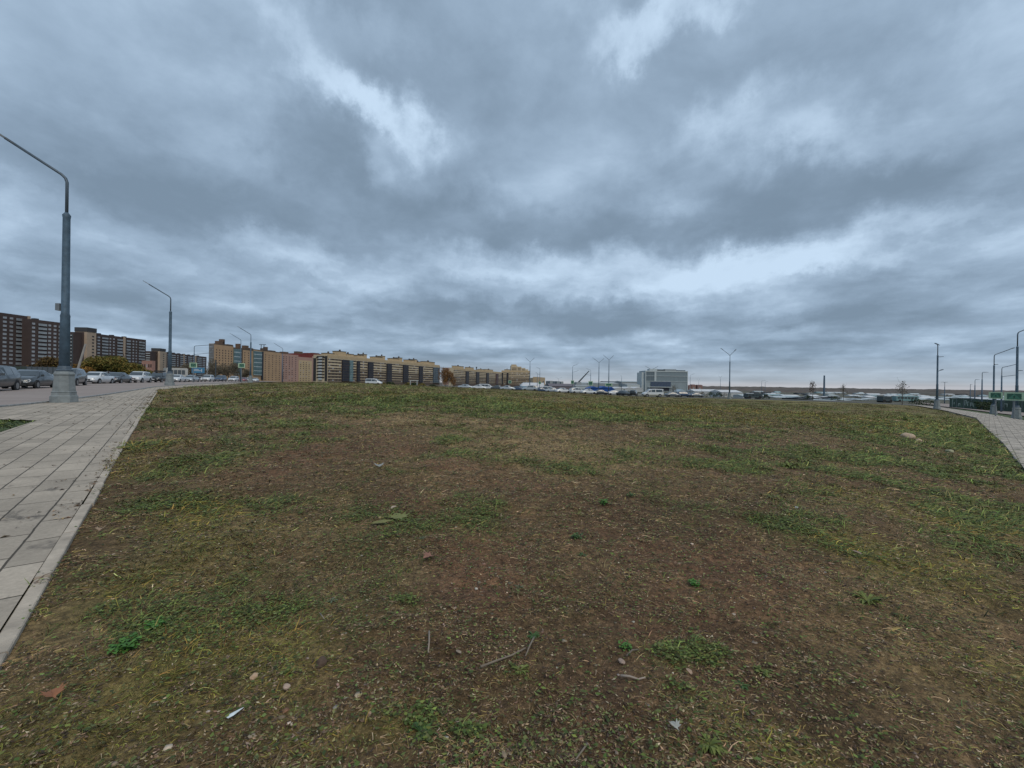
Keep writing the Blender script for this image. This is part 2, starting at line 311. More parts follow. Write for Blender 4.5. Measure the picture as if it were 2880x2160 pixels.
STRAW = [patch(*a) for a in ((1500, 1250, 260, 40, 1.0), (1150, 1175, 300, 18, 1.1), (1400, 1200, 260, 16, .8), (1250, 1250, 120, 24, .6), (620, 1750, 260, 160, .5), (500, 1560, 260, 100, .4), (2550, 1450, 200, 60, .4), (2500, 1850, 280, 160, .5), (300, 2050, 260, 90, .5), (1800, 1290, 180, 30, .4), (2600, 1700, 200, 120, .4))]
OLIVEP = [patch(*a) for a in ((420, 1930, 420, 190, 1.0), (560, 1480, 130, 130, .9), (330, 1650, 160, 80, .6), (900, 2080, 300, 80, .6), (2620, 1600, 260, 70, .9), (2500, 1420, 200, 30, .7), (2780, 1900, 200, 120, .6), (2100, 2080, 200, 60, .6), (300, 1280, 120, 60, .7), (1650, 1150, 500, 14, .7), (1100, 1110, 500, 10, 1.0), (2200, 1170, 500, 20, .5), (820, 1800, 120, 60, .5))]
def blob(x, y, lst):
    t = np.zeros(np.shape(x))
    for cx, cy, ra, rb, th, w in lst:
        dx = x - cx; dy = y - cy; c, s = math.cos(th), math.sin(th)
        a = dx * c - dy * s; b = dx * s + dy * c
        t = np.maximum(t, w * np.exp(-((a / ra) ** 2 + (b / rb) ** 2) * .9))
    return t
def cover(x, y):
    """returns green, soil, straw in 0..1"""
    r = np.hypot(x, y)
    k = np.clip(r / 9, .12, 1); wx = x + (fbm(x, y, 1.9, 3, 4) - .5) * 1.1 * k; wy = y + (fbm(x, y, 1.9, 5, 4) - .5) * 1.1 * k
    g = blob(wx, wy, GREEN); s = blob(wx, wy, SOIL); d = blob(wx, wy, STRAW)
    n1 = fbm(x, y, .9, 1, 5); n2 = fbm(x, y, 1.3, 8, 5); n3 = fbm(x, y, .22, 12, 3)
    g = g * np.clip((fbm(x, y, 5.5, 18, 3) - .36) * 5, .25, 1.2) * (r < 7) + g * (r >= 7); g = np.clip(g * (.35 + 1.3 * n1) + (n1 - .55) * 2.6 * np.clip(r / 5, .45, 1) + .10 + (n3 - .5) * .7, 0, 1)
    s = np.clip(s * (.6 + .8 * n2) + (n2 - .58) * 1.6 + .08 - g * .5, 0, 1)
    d = np.clip(.45 + d * .6 - s * .4 + (n3 - .5) * .4, 0, 1)
    return g, s, d
def olive_amount(x, y):
    r = np.hypot(x, y); k = np.clip(r / 9, .15, 1); wx = x + (fbm(x, y, 1.5, 13, 4) - .5) * 1.6 * k; wy = y + (fbm(x, y, 1.5, 14, 4) - .5) * 1.6 * k
    return np.clip(blob(wx, wy, OLIVEP) * (.45 + 1.1 * fbm(x, y, 1.1, 16, 4)), 0, 1)
def tan_amount(x, y):
    k = 1.0; wx = x + (fbm(x, y, .9, 3, 4) - .5) * 2.5; wy = y + (fbm(x, y, .9, 5, 4) - .5) * 2.5
    return np.clip(blob(wx, wy, STRAW) * (.5 + fbm(x, y, .6, 15, 4)), 0, 1)
# ---------------------------------------------------------------- the ground sheet
def tint_mat(name, rough=.9, fine=(.7, 1.3), bump=0.006, trans=0.0):
    m = bpy.data.materials.new(name); m.use_nodes = True; t = m.node_tree; b = t.nodes['Principled BSDF']; L = t.links.new
    b.inputs['Roughness'].default_value = rough; b.inputs['Specular IOR Level'].default_value = .25
    a = N(t, 'ShaderNodeAttribute', attribute_name='tint'); tc = N(t, 'ShaderNodeTexCoord')
    if fine:
        prev = a.outputs['Color']
        for sc_, lo, hi in ((28, *fine), (12, .58, 1.45), (1.6, .8, 1.2), (110, .6, 1.45)):
            n = N(t, 'ShaderNodeTexNoise', inp={'Scale': sc_, 'Detail': 6, 'Roughness': .65}); L(tc.outputs['Object'], n.inputs['Vector'])
            mr = N(t, 'ShaderNodeMapRange'); L(n.outputs[0], mr.inputs[0])
            for i, q in ((1, .32), (2, .68), (3, lo), (4, hi)): mr.inputs[i].default_value = q
            s = N(t, 'ShaderNodeVectorMath', operation='SCALE'); L(prev, s.inputs[0]); L(mr.outputs[0], s.inputs['Scale']); prev = s.outputs[0]
        L(prev, b.inputs['Base Color'])
        n2 = N(t, 'ShaderNodeTexNoise', inp={'Scale': 60, 'Detail': 8, 'Roughness': .7}); L(tc.outputs['Object'], n2.inputs['Vector'])
        n4 = N(t, 'ShaderNodeTexNoise', inp={'Scale': 17, 'Detail': 4, 'Roughness': .6}); L(tc.outputs['Object'], n4.inputs['Vector'])
        b4 = N(t, 'ShaderNodeBump', inp={'Strength': 1, 'Distance': bump * 1.6}); L(n4.outputs[0], b4.inputs['Height'])
        bp = N(t, 'ShaderNodeBump', inp={'Strength': 1, 'Distance': bump}); L(n2.outputs[0], bp.inputs['Height']); L(b4.outputs[0], bp.inputs['Normal']); L(bp.outputs[0], b.inputs['Normal'])
    else: L(a.outputs['Color'], b.inputs['Base Color'])
    return m
def edge_fade(x, y):
    """0 near or outside the edges of the field, 1 well inside"""
    e = np.ones(np.shape(x))
    for dx, dy in ((.5, 0), (-.5, 0), (0, .5), (0, -.5)): e = e * inside(x + dx, y + dy, FIELD)
    return e
def ground_colour(x, y):
    g, s, d = cover(x, y); r = np.hypot(x, y)
    far = np.clip((r - 14) / 22, 0, 1)[:, None]
    soil = np.array((.135, .080, .048)); straw = np.array((.185, .145, .068)); green = np.array((.085, .110, .028))
    n = fbm(x, y, 2.2, 21, 4)[:, None]; tn = tan_amount(x, y)[:, None]; ol = olive_amount(x, y)[:, None]
    c = soil * (1 - .55 * d[:, None]) + straw * .55 * d[:, None]; c = c * (1 - s[:, None]) + s[:, None] * np.array((.145, .083, .052))
    c = c * (1 - .6 * g[:, None]) + green * .6 * g[:, None]
    st = fbm(x * .35, y * 1.6, .25, 31, 5)[:, None]; st2 = fbm(x, y, .12, 41, 4)[:, None]
    fc = np.array((.115, .108, .044)) * (1 - st) + np.array((.205, .170, .078)) * st
    fc = fc * (.5 + 1.0 * st2) + (np.array((.110, .125, .036)) - fc) * np.clip(g[:, None] * .9, 0, 1)
    fc = fc * (.6 + .8 * fbm(x * .6, y * 2.5, 1.1, 47, 4)[:, None])
    m3 = fbm(x, y, .55, 25, 5)[:, None]; c = c * (.62 + .76 * m3)
    bn = np.clip((fbm(x * .6, y, .16, 57, 4)[:, None] - .5) * 4, 0, 1); fc = fc * (1 - .6 * bn) + .6 * bn * np.array((.155, .105, .062))
    c = c * (1 - far) + fc * far; c = c * (.66 + .5 * n)
    c = c * (1 - .85 * tn) + .85 * tn * np.array((.30, .215, .115)) * (.7 + .6 * n)
    c = c * (1 - .65 * ol) + .65 * ol * np.array((.20, .175, .055)) * (.6 + .8 * n)
    sc = (s * (r > 3) * (r < 30))[:, None]; c = c * (1 - .55 * sc) + .55 * sc * np.array((.165, .092, .050)) * (.7 + .6 * n)
    out = ~inside(x, y, FIELD)
    oc = np.array((.105, .10, .075)) * (.75 + .5 * fbm(x, y, .05, 51, 5)[:, None]); gv = np.array((.07, .095, .042)) * (.8 + .4 * n)
    near = (r < 130)[:, None]
    oc = np.where(near, gv, oc)
    c = np.where(out[:, None], oc, c)
    c = np.where(out[:, None], c, c * np.array((1.20, 1.17, 1.08)))
    return np.clip(c, 0.01, 1)
def make_ground():
    th = np.concatenate([np.radians(np.arange(-75, 75.01, .4)), np.radians(np.arange(80, 280, 5))]); nt = len(th)
    r = .35 * 1.0185 ** np.arange(552); nr = len(r)
    T, R_ = np.meshgrid(th, r, indexing='ij'); x = (R_ * np.sin(T)).ravel(); y = (R_ * np.cos(T)).ravel(); z = Gz(x, y)
    e = edge_fade(x, y); rr = np.hypot(x, y)
    z = z + e * ((fbm(x, y, 1.6, 61, 4) - .5) * .09 + (fbm(x, y, 9, 71, 3) - .5) * .055 * (rr < 25) + (fbm(x, y, .35, 81, 3) - .5) * .10 * np.clip(rr / 12, 0, 1) * (rr < 110))
    z = z - (1 - inside(x, y, FIELD)) * inside(x, y, FIELD) 
    V = np.stack([x, y, z], 1)
    V = np.vstack([V, [[0, 0, gz(0, .01)]]])
    i = np.arange(nt)[:, None]; j = np.arange(nr - 1)[None]; i2 = (i + 1) % nt
    Fq = np.stack([(i * nr + j), (i2 * nr + j), (i2 * nr + j + 1), (i * nr + j + 1)], -1).reshape(-1, 4)[:, ::-1]
    C = np.vstack([ground_colour(x, y), [[.08, .06, .04]]])
    me = np_mesh('ground', V, Fq, tint_mat('ground_cover', .95, (.5, 1.55), .022), C, True)
    bm = bmesh.new(); bm.from_mesh(me); bm.verts.ensure_lookup_table()
    vs = [bm.verts[k * nr] for k in range(nt)]
    for k in range(nt):
        f = bm.faces.new((vs[(k + 1) % nt], vs[k], bm.verts[nt * nr])); f.smooth = True
    bm.normal_update()
    bm.faces.ensure_lookup_table()
    if bm.faces[0].normal.z < 0: bmesh.ops.reverse_faces(bm, faces=bm.faces)
    bm.to_mesh(me); bm.free(); structure('ground', me)
make_ground()
def drape(name, poly, m, dz, step=1.5, thick=0.0, kind='structure', far=0.0):
    bm = bmesh.new(); vs = [bm.verts.new((x, y, 0)) for x, y in poly]; bm.faces.new(vs)
    xs = [p[0] for p in poly]; ys = [p[1] for p in poly]
    def cuts(a, b):
        out = []; q = a + .01
        while q < b: out.append(q); q += step
        return out
    for q in cuts(min(xs), max(xs)):
        bmesh.ops.bisect_plane(bm, geom=bm.verts[:] + bm.edges[:] + bm.faces[:], plane_co=(q, 0, 0), plane_no=(1, 0, 0))
    for q in cuts(min(ys), max(ys)):
        bmesh.ops.bisect_plane(bm, geom=bm.verts[:] + bm.edges[:] + bm.faces[:], plane_co=(0, q, 0), plane_no=(0, 1, 0))
    bmesh.ops.triangulate(bm, faces=bm.faces)
    if thick:
        r = bmesh.ops.extrude_face_region(bm, geom=bm.faces[:]); up = {v for v in r['geom'] if isinstance(v, bmesh.types.BMVert)}
    else: up = set(bm.verts)
    for v in bm.verts:
        d = math.hypot(v.co.x, v.co.y)
        v.co.z = gz(v.co.x, v.co.y) + dz + far * d / 100 - (0 if v in up else thick)
        v.tag = False
    bmesh.ops.recalc_face_normals(bm, faces=bm.faces)
    if not thick and sum(f.normal.z for f in bm.faces) < 0: bmesh.ops.reverse_faces(bm, faces=bm.faces)
    me = bpy.data.meshes.new(name); bm.to_mesh(me); bm.free(); me.materials.append(m)
    o = add_obj(name, me); o['kind'] = kind; return o
# paving slabs laid along the path; the joints are soil-filled
def slab_mat(name, ang, bw=.60, bh=.30, base=(.41, .35, .28), off=.37, dirt=.60):
    m = bpy.data.materials.new(name); m.use_nodes = True; t = m.node_tree; b = t.nodes['Principled BSDF']; L = t.links.new
    b.inputs['Roughness'].default_value = .85; b.inputs['Specular IOR Level'].default_value = .3
    tc = N(t, 'ShaderNodeTexCoord'); mp = N(t, 'ShaderNodeMapping'); mp.inputs['Rotation'].default_value = (0, 0, ang); L(tc.outputs['Object'], mp.inputs[0])
    nz = N(t, 'ShaderNodeTexNoise', inp={'Scale': 4, 'Detail': 4}); L(tc.outputs['Object'], nz.inputs['Vector'])
    sb = N(t, 'ShaderNodeVectorMath', operation='SUBTRACT'); L(nz.outputs['Color'], sb.inputs[0]); sb.inputs[1].default_value = (.5, .5, .5)
    s2 = N(t, 'ShaderNodeVectorMath', operation='SCALE'); L(sb.outputs[0], s2.inputs[0]); s2.inputs['Scale'].default_value = .02
    ad = N(t, 'ShaderNodeVectorMath', operation='ADD'); L(mp.outputs[0], ad.inputs[0]); L(s2.outputs[0], ad.inputs[1])
    br = N(t, 'ShaderNodeTexBrick', offset=off, inp={'Scale': 1, 'Mortar Size': .0085, 'Mortar Smooth': .4, 'Bias': 0, 'Brick Width': bw, 'Row Height': bh})
    L(ad.outputs[0], br.inputs['Vector'])
    br.inputs['Color1'].default_value = (*[c * .86 for c in base], 1); br.inputs['Color2'].default_value = (*[c * 1.1 for c in base], 1); br.inputs['Mortar'].default_value = (.085, .072, .055, 1)
    prev = br.outputs['Color']
    for sc_, lo, hi in ((1.3, .84, 1.14), (35, .86, 1.14)):
        n = N(t, 'ShaderNodeTexNoise', inp={'Scale': sc_, 'Detail': 6, 'Roughness': .65}); L(tc.outputs['Object'], n.inputs['Vector'])
        mr = N(t, 'ShaderNodeMapRange'); L(n.outputs[0], mr.inputs[0])
        for i, q in ((1, .32), (2, .68), (3, lo), (4, hi)): mr.inputs[i].default_value = q
        s = N(t, 'ShaderNodeVectorMath', operation='SCALE'); L(prev, s.inputs[0]); L(mr.outputs[0], s.inputs['Scale']); prev = s.outputs[0]
    # patches of damp soil washed over the slabs
    nd = N(t, 'ShaderNodeTexNoise', inp={'Scale': 1.9, 'Detail': 7, 'Roughness': .68, 'Distortion': .6}); L(tc.outputs['Object'], nd.inputs['Vector'])
    md = N(t, 'ShaderNodeMapRange'); L(nd.outputs[0], md.inputs[0])
    for i, q in ((1, dirt), (2, dirt + .08), (3, 0), (4, .8)): md.inputs[i].default_value = q
    mx = N(t, 'ShaderNodeMix', data_type='RGBA'); L(md.outputs[0], mx.inputs['Factor']); L(prev, mx.inputs['A']); mx.inputs['B'].default_value = (.115, .10, .085, 1)
    L(mx.outputs['Result'], b.inputs['Base Color'])
    bp = N(t, 'ShaderNodeBump', inp={'Strength': 1, 'Distance': .006}); iv = N(t, 'ShaderNodeMath', operation='SUBTRACT'); iv.inputs[0].default_value = 1; L(br.outputs['Fac'], iv.inputs[1]); L(iv.outputs[0], bp.inputs['Height']); L(bp.outputs[0], b.inputs['Normal'])
    return m
A_L = math.atan2(1, -.8)   # direction of the left path
asph = mat('asphalt', (.30, .25, .225), .9, 0, .12, .35, .004, .3, 0, 60)
asph2 = mat('asphalt_patch', (.15, .14, .13), .9, 0, .12, .35, .004, .3, 0, 60)
drape('pavement', PAVE_L, slab_mat('paving_slabs', -A_L), .035, 1.5, 0)
drape('pavement', PAVE_R, slab_mat('paving_slabs_old', -math.atan2(8.9, 9.9), .6, .3, (.44, .385, .32), .5, .515), .05, 2.0, 0, far=.1)
drape('road', ROAD_L, asph, .012, 3.0, 0, far=.12)
drape('road', ROAD_M, asph2, .06, 4.0)
drape('road', ROAD_R, asph, .03, 3.0, far=.1)
# pale lines on the left road
def strip(pts, w):
    L_ = []; R_ = []
    for i, p in enumerate(pts):
        a = Vector(pts[max(i - 1, 0)]); b = Vector(pts[min(i + 1, len(pts) - 1)]); d = (b - a).normalized(); n = Vector((-d.y, d.x)) * w / 2
        L_.append((p[0] + n.x, p[1] + n.y)); R_.append((p[0] - n.x, p[1] - n.y))
    return L_ + R_[::-1]
wline = mat('road_paint', (.55, .55, .53), .7, 0, .25, 3)
drape('road_marking', strip([(-27.5, 19.5), (-24.8, 16.2), (-18, 5)], .16), wline, .045, 2)
drape('road_marking', strip([(-33.5, 27), (-37.2, 33), (-40, 38.5)], .14), wline, .06, 2)
# kerb of narrow stones between the left path and the field
def kerb(name, pts, w, h, stone, colour, jit=.012, dz=0, gap=0):
    m = MB(); rg = random.Random(5)
    for (x0, y0), (x1, y1) in zip(pts[:-1], pts[1:]):
        L_ = math.hypot(x1 - x0, y1 - y0); n = max(1, int(L_ / stone)); d = Vector(((x1 - x0) / L_, (y1 - y0) / L_, 0)); nn = Vector((d.y, -d.x, 0))
        for k in range(n):
            if math.hypot(x0, y0) < 12 and rg.random() < .04: continue
            a = Vector((x0, y0, 0)) + d * (L_ * k / n + .008); b = Vector((x0, y0, 0)) + d * (L_ * (k + 1) / n - .008)
            o = rg.uniform(-jit, jit); o2 = o + rg.uniform(-jit, jit) * .5; hz = rg.uniform(-.008, .006)
            vs = []
            for q, oo in ((a, o), (b, o2)):
                z = gz(q.x, q.y)
                for s_, t_ in ((0, -.05), (0, h + hz - .006), (.006, h + hz), (w - .006, h + hz), (w, h + hz - .006), (w, -.05)):
                    p = q + nn * (s_ + oo + gap); vs.append((p.x, p.y, z + t_ + dz))
            fs = [(i, i + 1, i + 7, i + 6) for i in range(5)] + [(0, 1, 2, 3, 4, 5), (6, 7, 8, 9, 10, 11)[::-1]]
            m.add(vs, fs)
    me = m.mesh(name, mat(name + '_' + colour[0], colour[1], .85, 0, .30, 5, .006)); structure(name, me)
KL = [(0.15 + 4.8, -7.3), (kx(35) , 35), (-36.5, 52), (-49, 80), (-60, 104)]
kerb('kerb', KL, .08, .038, 1.0, ('pale', (.44, .375, .30)), .009, 0, .007)
kerb('kerb', [(-16.6, 11.9), (-17.6, 13.6), (-19.6, 17.8), (-23.4, 24.4), (-33.5, 40), (-40.5, 53.5), (-52.5, 80), (-64, 104)], .16, .10, 1.0, ('grey', (.30, .30, .29)))
kerb('kerb', [(1.2, 0), (11.15, 9.1), (21.4, 18.7), (46.5, 43), (57, 56)], .09, .055, 1.0, ('worn', (.30, .29, .27)), .02, .0)
# ---------------------------------------------------------------- grass, straw and leaf litter as real blades
def sample(n, r0, r1, pw, amax=58):
    """points over the field, thinning out with distance"""
    k = 2 - pw; u = RNG.random(n); r = (r0 ** k + u * (r1 ** k - r0 ** k)) ** (1 / k)
    th = np.radians(RNG.uniform(-amax, amax, n)); x = r * np.sin(th); y = r * np.cos(th)
    return x, y, r
def blades(x, y, L_, wd, head, lift, curl, col, segs=3, sink=.004, twist=.4):
    n = len(x); z = surf(x, y) - sink
    t = np.linspace(0, 1, segs + 1); V = np.zeros((n, segs + 1, 2, 3), np.float32)
    hx = np.cos(head); hy = np.sin(head); px_ = x.copy(); py_ = y.copy(); pz = z.copy(); hd = head.copy(); lf = lift.copy()
    for i in range(segs + 1):
        w = wd * (1 - .75 * t[i]) * .5
        sx = -np.sin(hd); sy = np.cos(hd)
        V[:, i, 0, 0] = px_ - sx * w; V[:, i, 0, 1] = py_ - sy * w; V[:, i, 0, 2] = pz - w * twist
        V[:, i, 1, 0] = px_ + sx * w; V[:, i, 1, 1] = py_ + sy * w; V[:, i, 1, 2] = pz + w * twist
        st = L_ / segs
        px_ = px_ + np.cos(hd) * np.cos(lf) * st; py_ = py_ + np.sin(hd) * np.cos(lf) * st; pz = pz + np.sin(lf) * st
        hd = hd + curl; lf = lf - (.35 + .3 * np.abs(curl)) * (lf > -.2)
        pz = np.maximum(pz, z + .005)
    V = V.reshape(-1, 3); b = (np.arange(n) * (segs + 1) * 2)[:, None]
    Fq = np.concatenate([np.stack([b + 2 * i, b + 2 * i + 1, b + 2 * i + 3, b + 2 * i + 2], -1) for i in range(segs)], 1).reshape(-1, 4)
    C = np.repeat(col, (segs + 1) * 2, axis=0)
    return V, Fq, C
def surf(x, y):
    rr = np.hypot(x, y)
    return Gz(x, y) + (fbm(x, y, 1.6, 61, 4) - .5) * .09 + (fbm(x, y, 9, 71, 3) - .5) * .055 * (rr < 25) + (fbm(x, y, .35, 81, 3) - .5) * .10 * np.clip(rr / 12, 0, 1) * (rr < 110)
def pal(n, cols, w):
    c = np.array(cols)[RNG.choice(len(cols), n, p=np.array(w) / sum(w))]; return c * (RNG.gamma(5, .2, (n, 1)) * 1.12).clip(.4, 2.2) * RNG.uniform(.92, 1.08, (n, 3))
def join(parts):
    Vs, Fs, Cs = [], [], []; o = 0
    for V, f, c in parts: Vs.append(V); Fs.append(f + o); Cs.append(c); o += len(V)
    return np.vstack(Vs), np.vstack(Fs), np.vstack(Cs)
def stuff(name, parts, m, label, cat):
    V, f, c = join(parts); me = np_mesh(name, V, f, m, np.clip(c, 0, 1)); o = add_obj(name, me); tag(o, label, cat, None, 'stuff'); return o
blade_m = tint_mat('plant_blades', .75, None)
STRAWS = [(.27, .205, .115), (.17, .12, .065), (.095, .062, .038), (.38, .31, .20), (.17, .145, .055), (.23, .195, .07)]
GREENS = [(.095, .128, .032), (.12, .138, .038), (.145, .142, .044), (.062, .092, .028), (.175, .145, .05)]
def litter():
    parts = []
    # flattened straw
    x, y, r = sample(520000, .7, 45, 1.5); g, s, d = cover(x, y)
    k = (inside(x, y, FIELD) | (inside(x + .10, y, FIELD) & (RNG.random(len(x)) < .4))) & (RNG.random(len(x)) < np.clip(.55 + .65 * d - .50 * s - .25 * g, .2, 1) * np.clip((fbm(x, y, 3.2, 19, 3) - .34) * 5, .18, 1)); x, y, r, g, s = x[k], y[k], r[k], g[k], s[k]; n = len(x)
    sc = np.maximum(1, r / 2.6) ** .85
    sweep = (fbm(x, y, .8, 91, 2) - .5) * 7 + RNG.normal(0, 1.1, n)
    parts.append(blades(x, y, RNG.gamma(2.2, .014, n).clip(.010, .12) * sc ** .6, RNG.uniform(.0022, .0052, n) * sc, sweep, RNG.uniform(-.05, .55, n), RNG.normal(0, .5, n), pal(n, STRAWS, (3, 4, 3, 1.2, 3, 3)) * (.55 + .95 * fbm(x, y, 5, 29, 3))[:, None] * 1.08 * np.where((olive_amount(x, y) > RNG.random(n) * .7 + .1)[:, None], (.88, 1.05, .55), (1.05, .92, .88))))
    stuff('dry_grass', parts, blade_m, 'flattened dry brown grass and straw all over the bare field', 'dry grass')
    parts = []
    x, y, r = sample(480000, .7, 60, 1.35); g, s, d = cover(x, y)
    k = (inside(x, y, FIELD) | (inside(x + .09, y, FIELD) & (RNG.random(len(x)) < .5))) & (RNG.random(len(x)) < np.clip(g * 1.15 + .05 + .8 * olive_amount(x, y), 0, 1)); vg = inside(x, y, VERGE_L) | (inside(x, y, [(4, -2), (14, 6.5), (50.2, 41.5), (62.5, 55), (66, 53), (53, 38), (28, 12), (10, -2)]) & ~inside(x, y, PAVE_R)); g = np.where(vg, .85, g); k = k | (vg & (RNG.random(len(x)) < .9)); x, y, r, g = x[k], y[k], r[k], g[k]; n = len(x)
    sc = np.maximum(1, r / 2.8) ** .85
    c = pal(n, GREENS, (3, 3, 2, 3, 1.5)); c = c * (.8 + .5 * g[:, None]) * (.5 + 1.0 * fbm(x, y, 5, 39, 3))[:, None] * 1.1; yel = ((olive_amount(x, y) + fbm(x, y, .5, 33, 3) * .6) > .55)[:, None] & (g < .8)[:, None]; c = np.where(yel, c * np.array((1.35, 1.0, .8)), c)
    parts.append(blades(x, y, (RNG.gamma(4, .012, n).clip(.015, .11)) * sc ** .6 * (.8 + .5 * g), RNG.uniform(.0025, .0062, n) * sc, (fbm(x, y, 1.2, 43, 2) - .5) * 9 + RNG.normal(0, 1.0, n), RNG.uniform(.05, 1.05, n), RNG.normal(0, .35, n), c))
    # tufts
    nt = 9500; x, y, r = sample(nt, 1.2, 95, .75); g, s, d = cover(x, y); k = inside(x, y, FIELD) & (s < .55) & ((fbm(x, y, .35, 37, 4) > .46) | (RNG.random(len(x)) < .3)); x, y, r, g = x[k], y[k], r[k], g[k]
    m_ = 24; X = np.repeat(x, m_); Y = np.repeat(y, m_); n = len(X); R_ = np.repeat(r, m_); a = RNG.uniform(0, 6.28, n); q = RNG.random(n) ** .5 * .05 * np.maximum(1, R_ / 7)
    tc_ = pal(len(x), [(.125, .120, .038), (.090, .105, .032), (.150, .120, .052), (.175, .135, .066), (.11, .075, .04)], (3, 3, 3, 3, 1.5)); c = np.repeat(tc_, m_, 0) * RNG.uniform(.7, 1.3, (n, 1))
    parts.append(blades(X + q * np.cos(a), Y + q * np.sin(a), RNG.uniform(.03, .10, n) * np.clip(R_ / 7, 1, 3.5) ** .8, RNG.uniform(.002, .0042, n) * np.maximum(1, R_ / 5) ** .8, a + RNG.normal(0, .4, n), RNG.uniform(.5, 1.35, n), RNG.normal(0, .3, n), c))
    # short grass creeping over the kerb
    stuff('green_grass', parts, blade_m, 'short green and yellowing grass blades in patches over the field', 'grass')
    # small broad leaves: clover, dandelion, knotgrass and dead bits
    x, y, r = sample(620000, .7, 34, 1.55); g, s, d = cover(x, y)
    k = inside(x, y, FIELD) & (RNG.random(len(x)) < np.clip((g - .35) * 2.2, 0, 1) + .8 * np.clip((fbm(x, y, 3.6, 49, 3) - .34) * 5, .28, 1)); x, y, r, g = x[k], y[k], r[k], g[k]; n = len(x)
    live = RNG.random(n) < np.clip((g - .28) * 3, .08, .97) * np.where(r > 6, .55, 1)
    col = np.where(live[:, None], pal(n, [(.088, .128, .028), (.080, .105, .032), (.13, .150, .036), (.11, .12, .045)], (3, 3, 2, 2)), pal(n, [(.26, .175, .105), (.15, .095, .060), (.36, .28, .19), (.17, .16, .065), (.065, .044, .032), (.13, .135, .055)], (2, 3, .7, 2.5, 3, 1.5)))
    sc = np.maximum(1, r / 3.2) ** .85; z = surf(x, y) + RNG.uniform(.002, .03, n) * live + .004; a = RNG.uniform(0, 6.28, n); L_ = np.where(live, RNG.uniform(.006, .015, n), RNG.uniform(.004, .013, n)) * sc; w = L_ * np.where(live, RNG.uniform(.45, .9, n), RNG.uniform(.2, .6, n))
    V = np.zeros((n, 4, 3)); t1 = RNG.normal(0, .35, n); t2 = RNG.normal(0, .35, n)
    for i, (p, q) in enumerate(((-1, 0), (0, -.62), (1, 0), (0, .62))):
        dx = p * L_; dy = q * w * 1.3
        V[:, i, 0] = x + dx * np.cos(a) - dy * np.sin(a); V[:, i, 1] = y + dx * np.sin(a) + dy * np.cos(a); V[:, i, 2] = z + np.abs(dx * t1 + dy * t2) * .8
    Fq = (np.arange(n)[:, None] * 4 + np.arange(4)[None]); C = np.repeat(col, 4, 0)
    stuff('ground_weeds', [(V.reshape(-1, 3), Fq, C)], blade_m, 'low broad-leaved weeds and crumbled dead leaves among the grass', 'weeds')
litter()
def gravel():
    x, y, r = sample(5200, .9, 14, 1.5); g, s, d = cover(x, y); k = inside(x, y, FIELD) & (RNG.random(len(x)) < .25 + s); x, y, r = x[k], y[k], r[k]; n = len(x)
    bv = np.array([(1, 0, 0), (0, 1, 0), (-1, 0, 0), (0, -1, 0), (.6, .6, .6), (-.6, .6, .6), (-.6, -.6, .6), (.6, -.6, .6)]); bf = np.array([(0, 1, 4, 4), (1, 5, 4, 4), (1, 2, 5, 5), (2, 6, 5, 5), (2, 3, 6, 6), (3, 7, 6, 6), (3, 0, 7, 7), (0, 4, 7, 7), (4, 5, 6, 7)])
    tri = np.array([(0, 1, 4), (1, 5, 4), (1, 2, 5), (2, 6, 5), (2, 3, 6), (3, 7, 6), (3, 0, 7), (0, 4, 7), (4, 5, 6), (4, 6, 7)])
    s_ = RNG.gamma(3, .0022, n).clip(.002, .018); V = bv[None] * s_[:, None, None] * RNG.uniform(.6, 1.3, (n, 8, 3)); V[:, :, 2] *= .6; V[:, :, 0] += x[:, None]; V[:, :, 1] += y[:, None]; V[:, :, 2] += surf(x, y)[:, None]
    Fq = (np.arange(n)[:, None, None] * 8 + tri[None]).reshape(-1, 3); C = np.repeat(pal(n, [(.30, .24, .17), (.16, .13, .10), (.36, .31, .25), (.2, .12, .08)], (2, 3, 1, 2)), 8, 0)
    stuff('gravel', [(V.reshape(-1, 3), Fq, C)], blade_m, 'scattered pale and brown grit on the bare soil', 'gravel')
gravel()
def path_litter():
    """dead leaves and soil crumbs blown onto the slabs"""
    n = 1700; t = RNG.random(n) ** 1.3 * 34; o = RNG.random(n) * 2.6; k = RNG.random(n) < .35; o = np.where(k, RNG.random(n) ** 2 * .35, o)
    d = np.array((-.8, 1.)) / math.hypot(.8, 1); nn = np.array((-d[1], d[0])); x = kx(2.2) + d[0] * t + nn[0] * (o + .0); y = 2.2 + d[1] * t + nn[1] * (o + .0)
    cl = fbm(x, y, 1.4, 101, 3) > .5; x, y = x[cl], y[cl]; n = len(x); r = np.hypot(x, y)
    z = Gz(x, y) + .039; a = RNG.uniform(0, 6.28, n); L_ = RNG.uniform(.008, .035, n) * np.maximum(1, r / 14); w = L_ * RNG.uniform(.3, .8, n); V = np.zeros((n, 4, 3))
    for i, (p, q) in enumerate(((-1, 0), (0, -.62), (1, 0), (0, .62))):
        dx = p * L_; dy = q * w; V[:, i, 0] = x + dx * np.cos(a) - dy * np.sin(a); V[:, i, 1] = y + dx * np.sin(a) + dy * np.cos(a); V[:, i, 2] = z + (i % 2) * .012
    C = np.repeat(pal(n, [(.19, .13, .08), (.12, .09, .065), (.26, .17, .09)], (3, 3, 1)), 4, 0)
    me = np_mesh('leaf_litter', V.reshape(-1, 3), np.arange(n)[:, None] * 4 + np.arange(4)[None], blade_m, C); o = add_obj('leaf_litter', me); tag(o, 'small dead leaves and crumbs blown over the paved path', 'leaf litter', None, 'stuff')
path_litter()
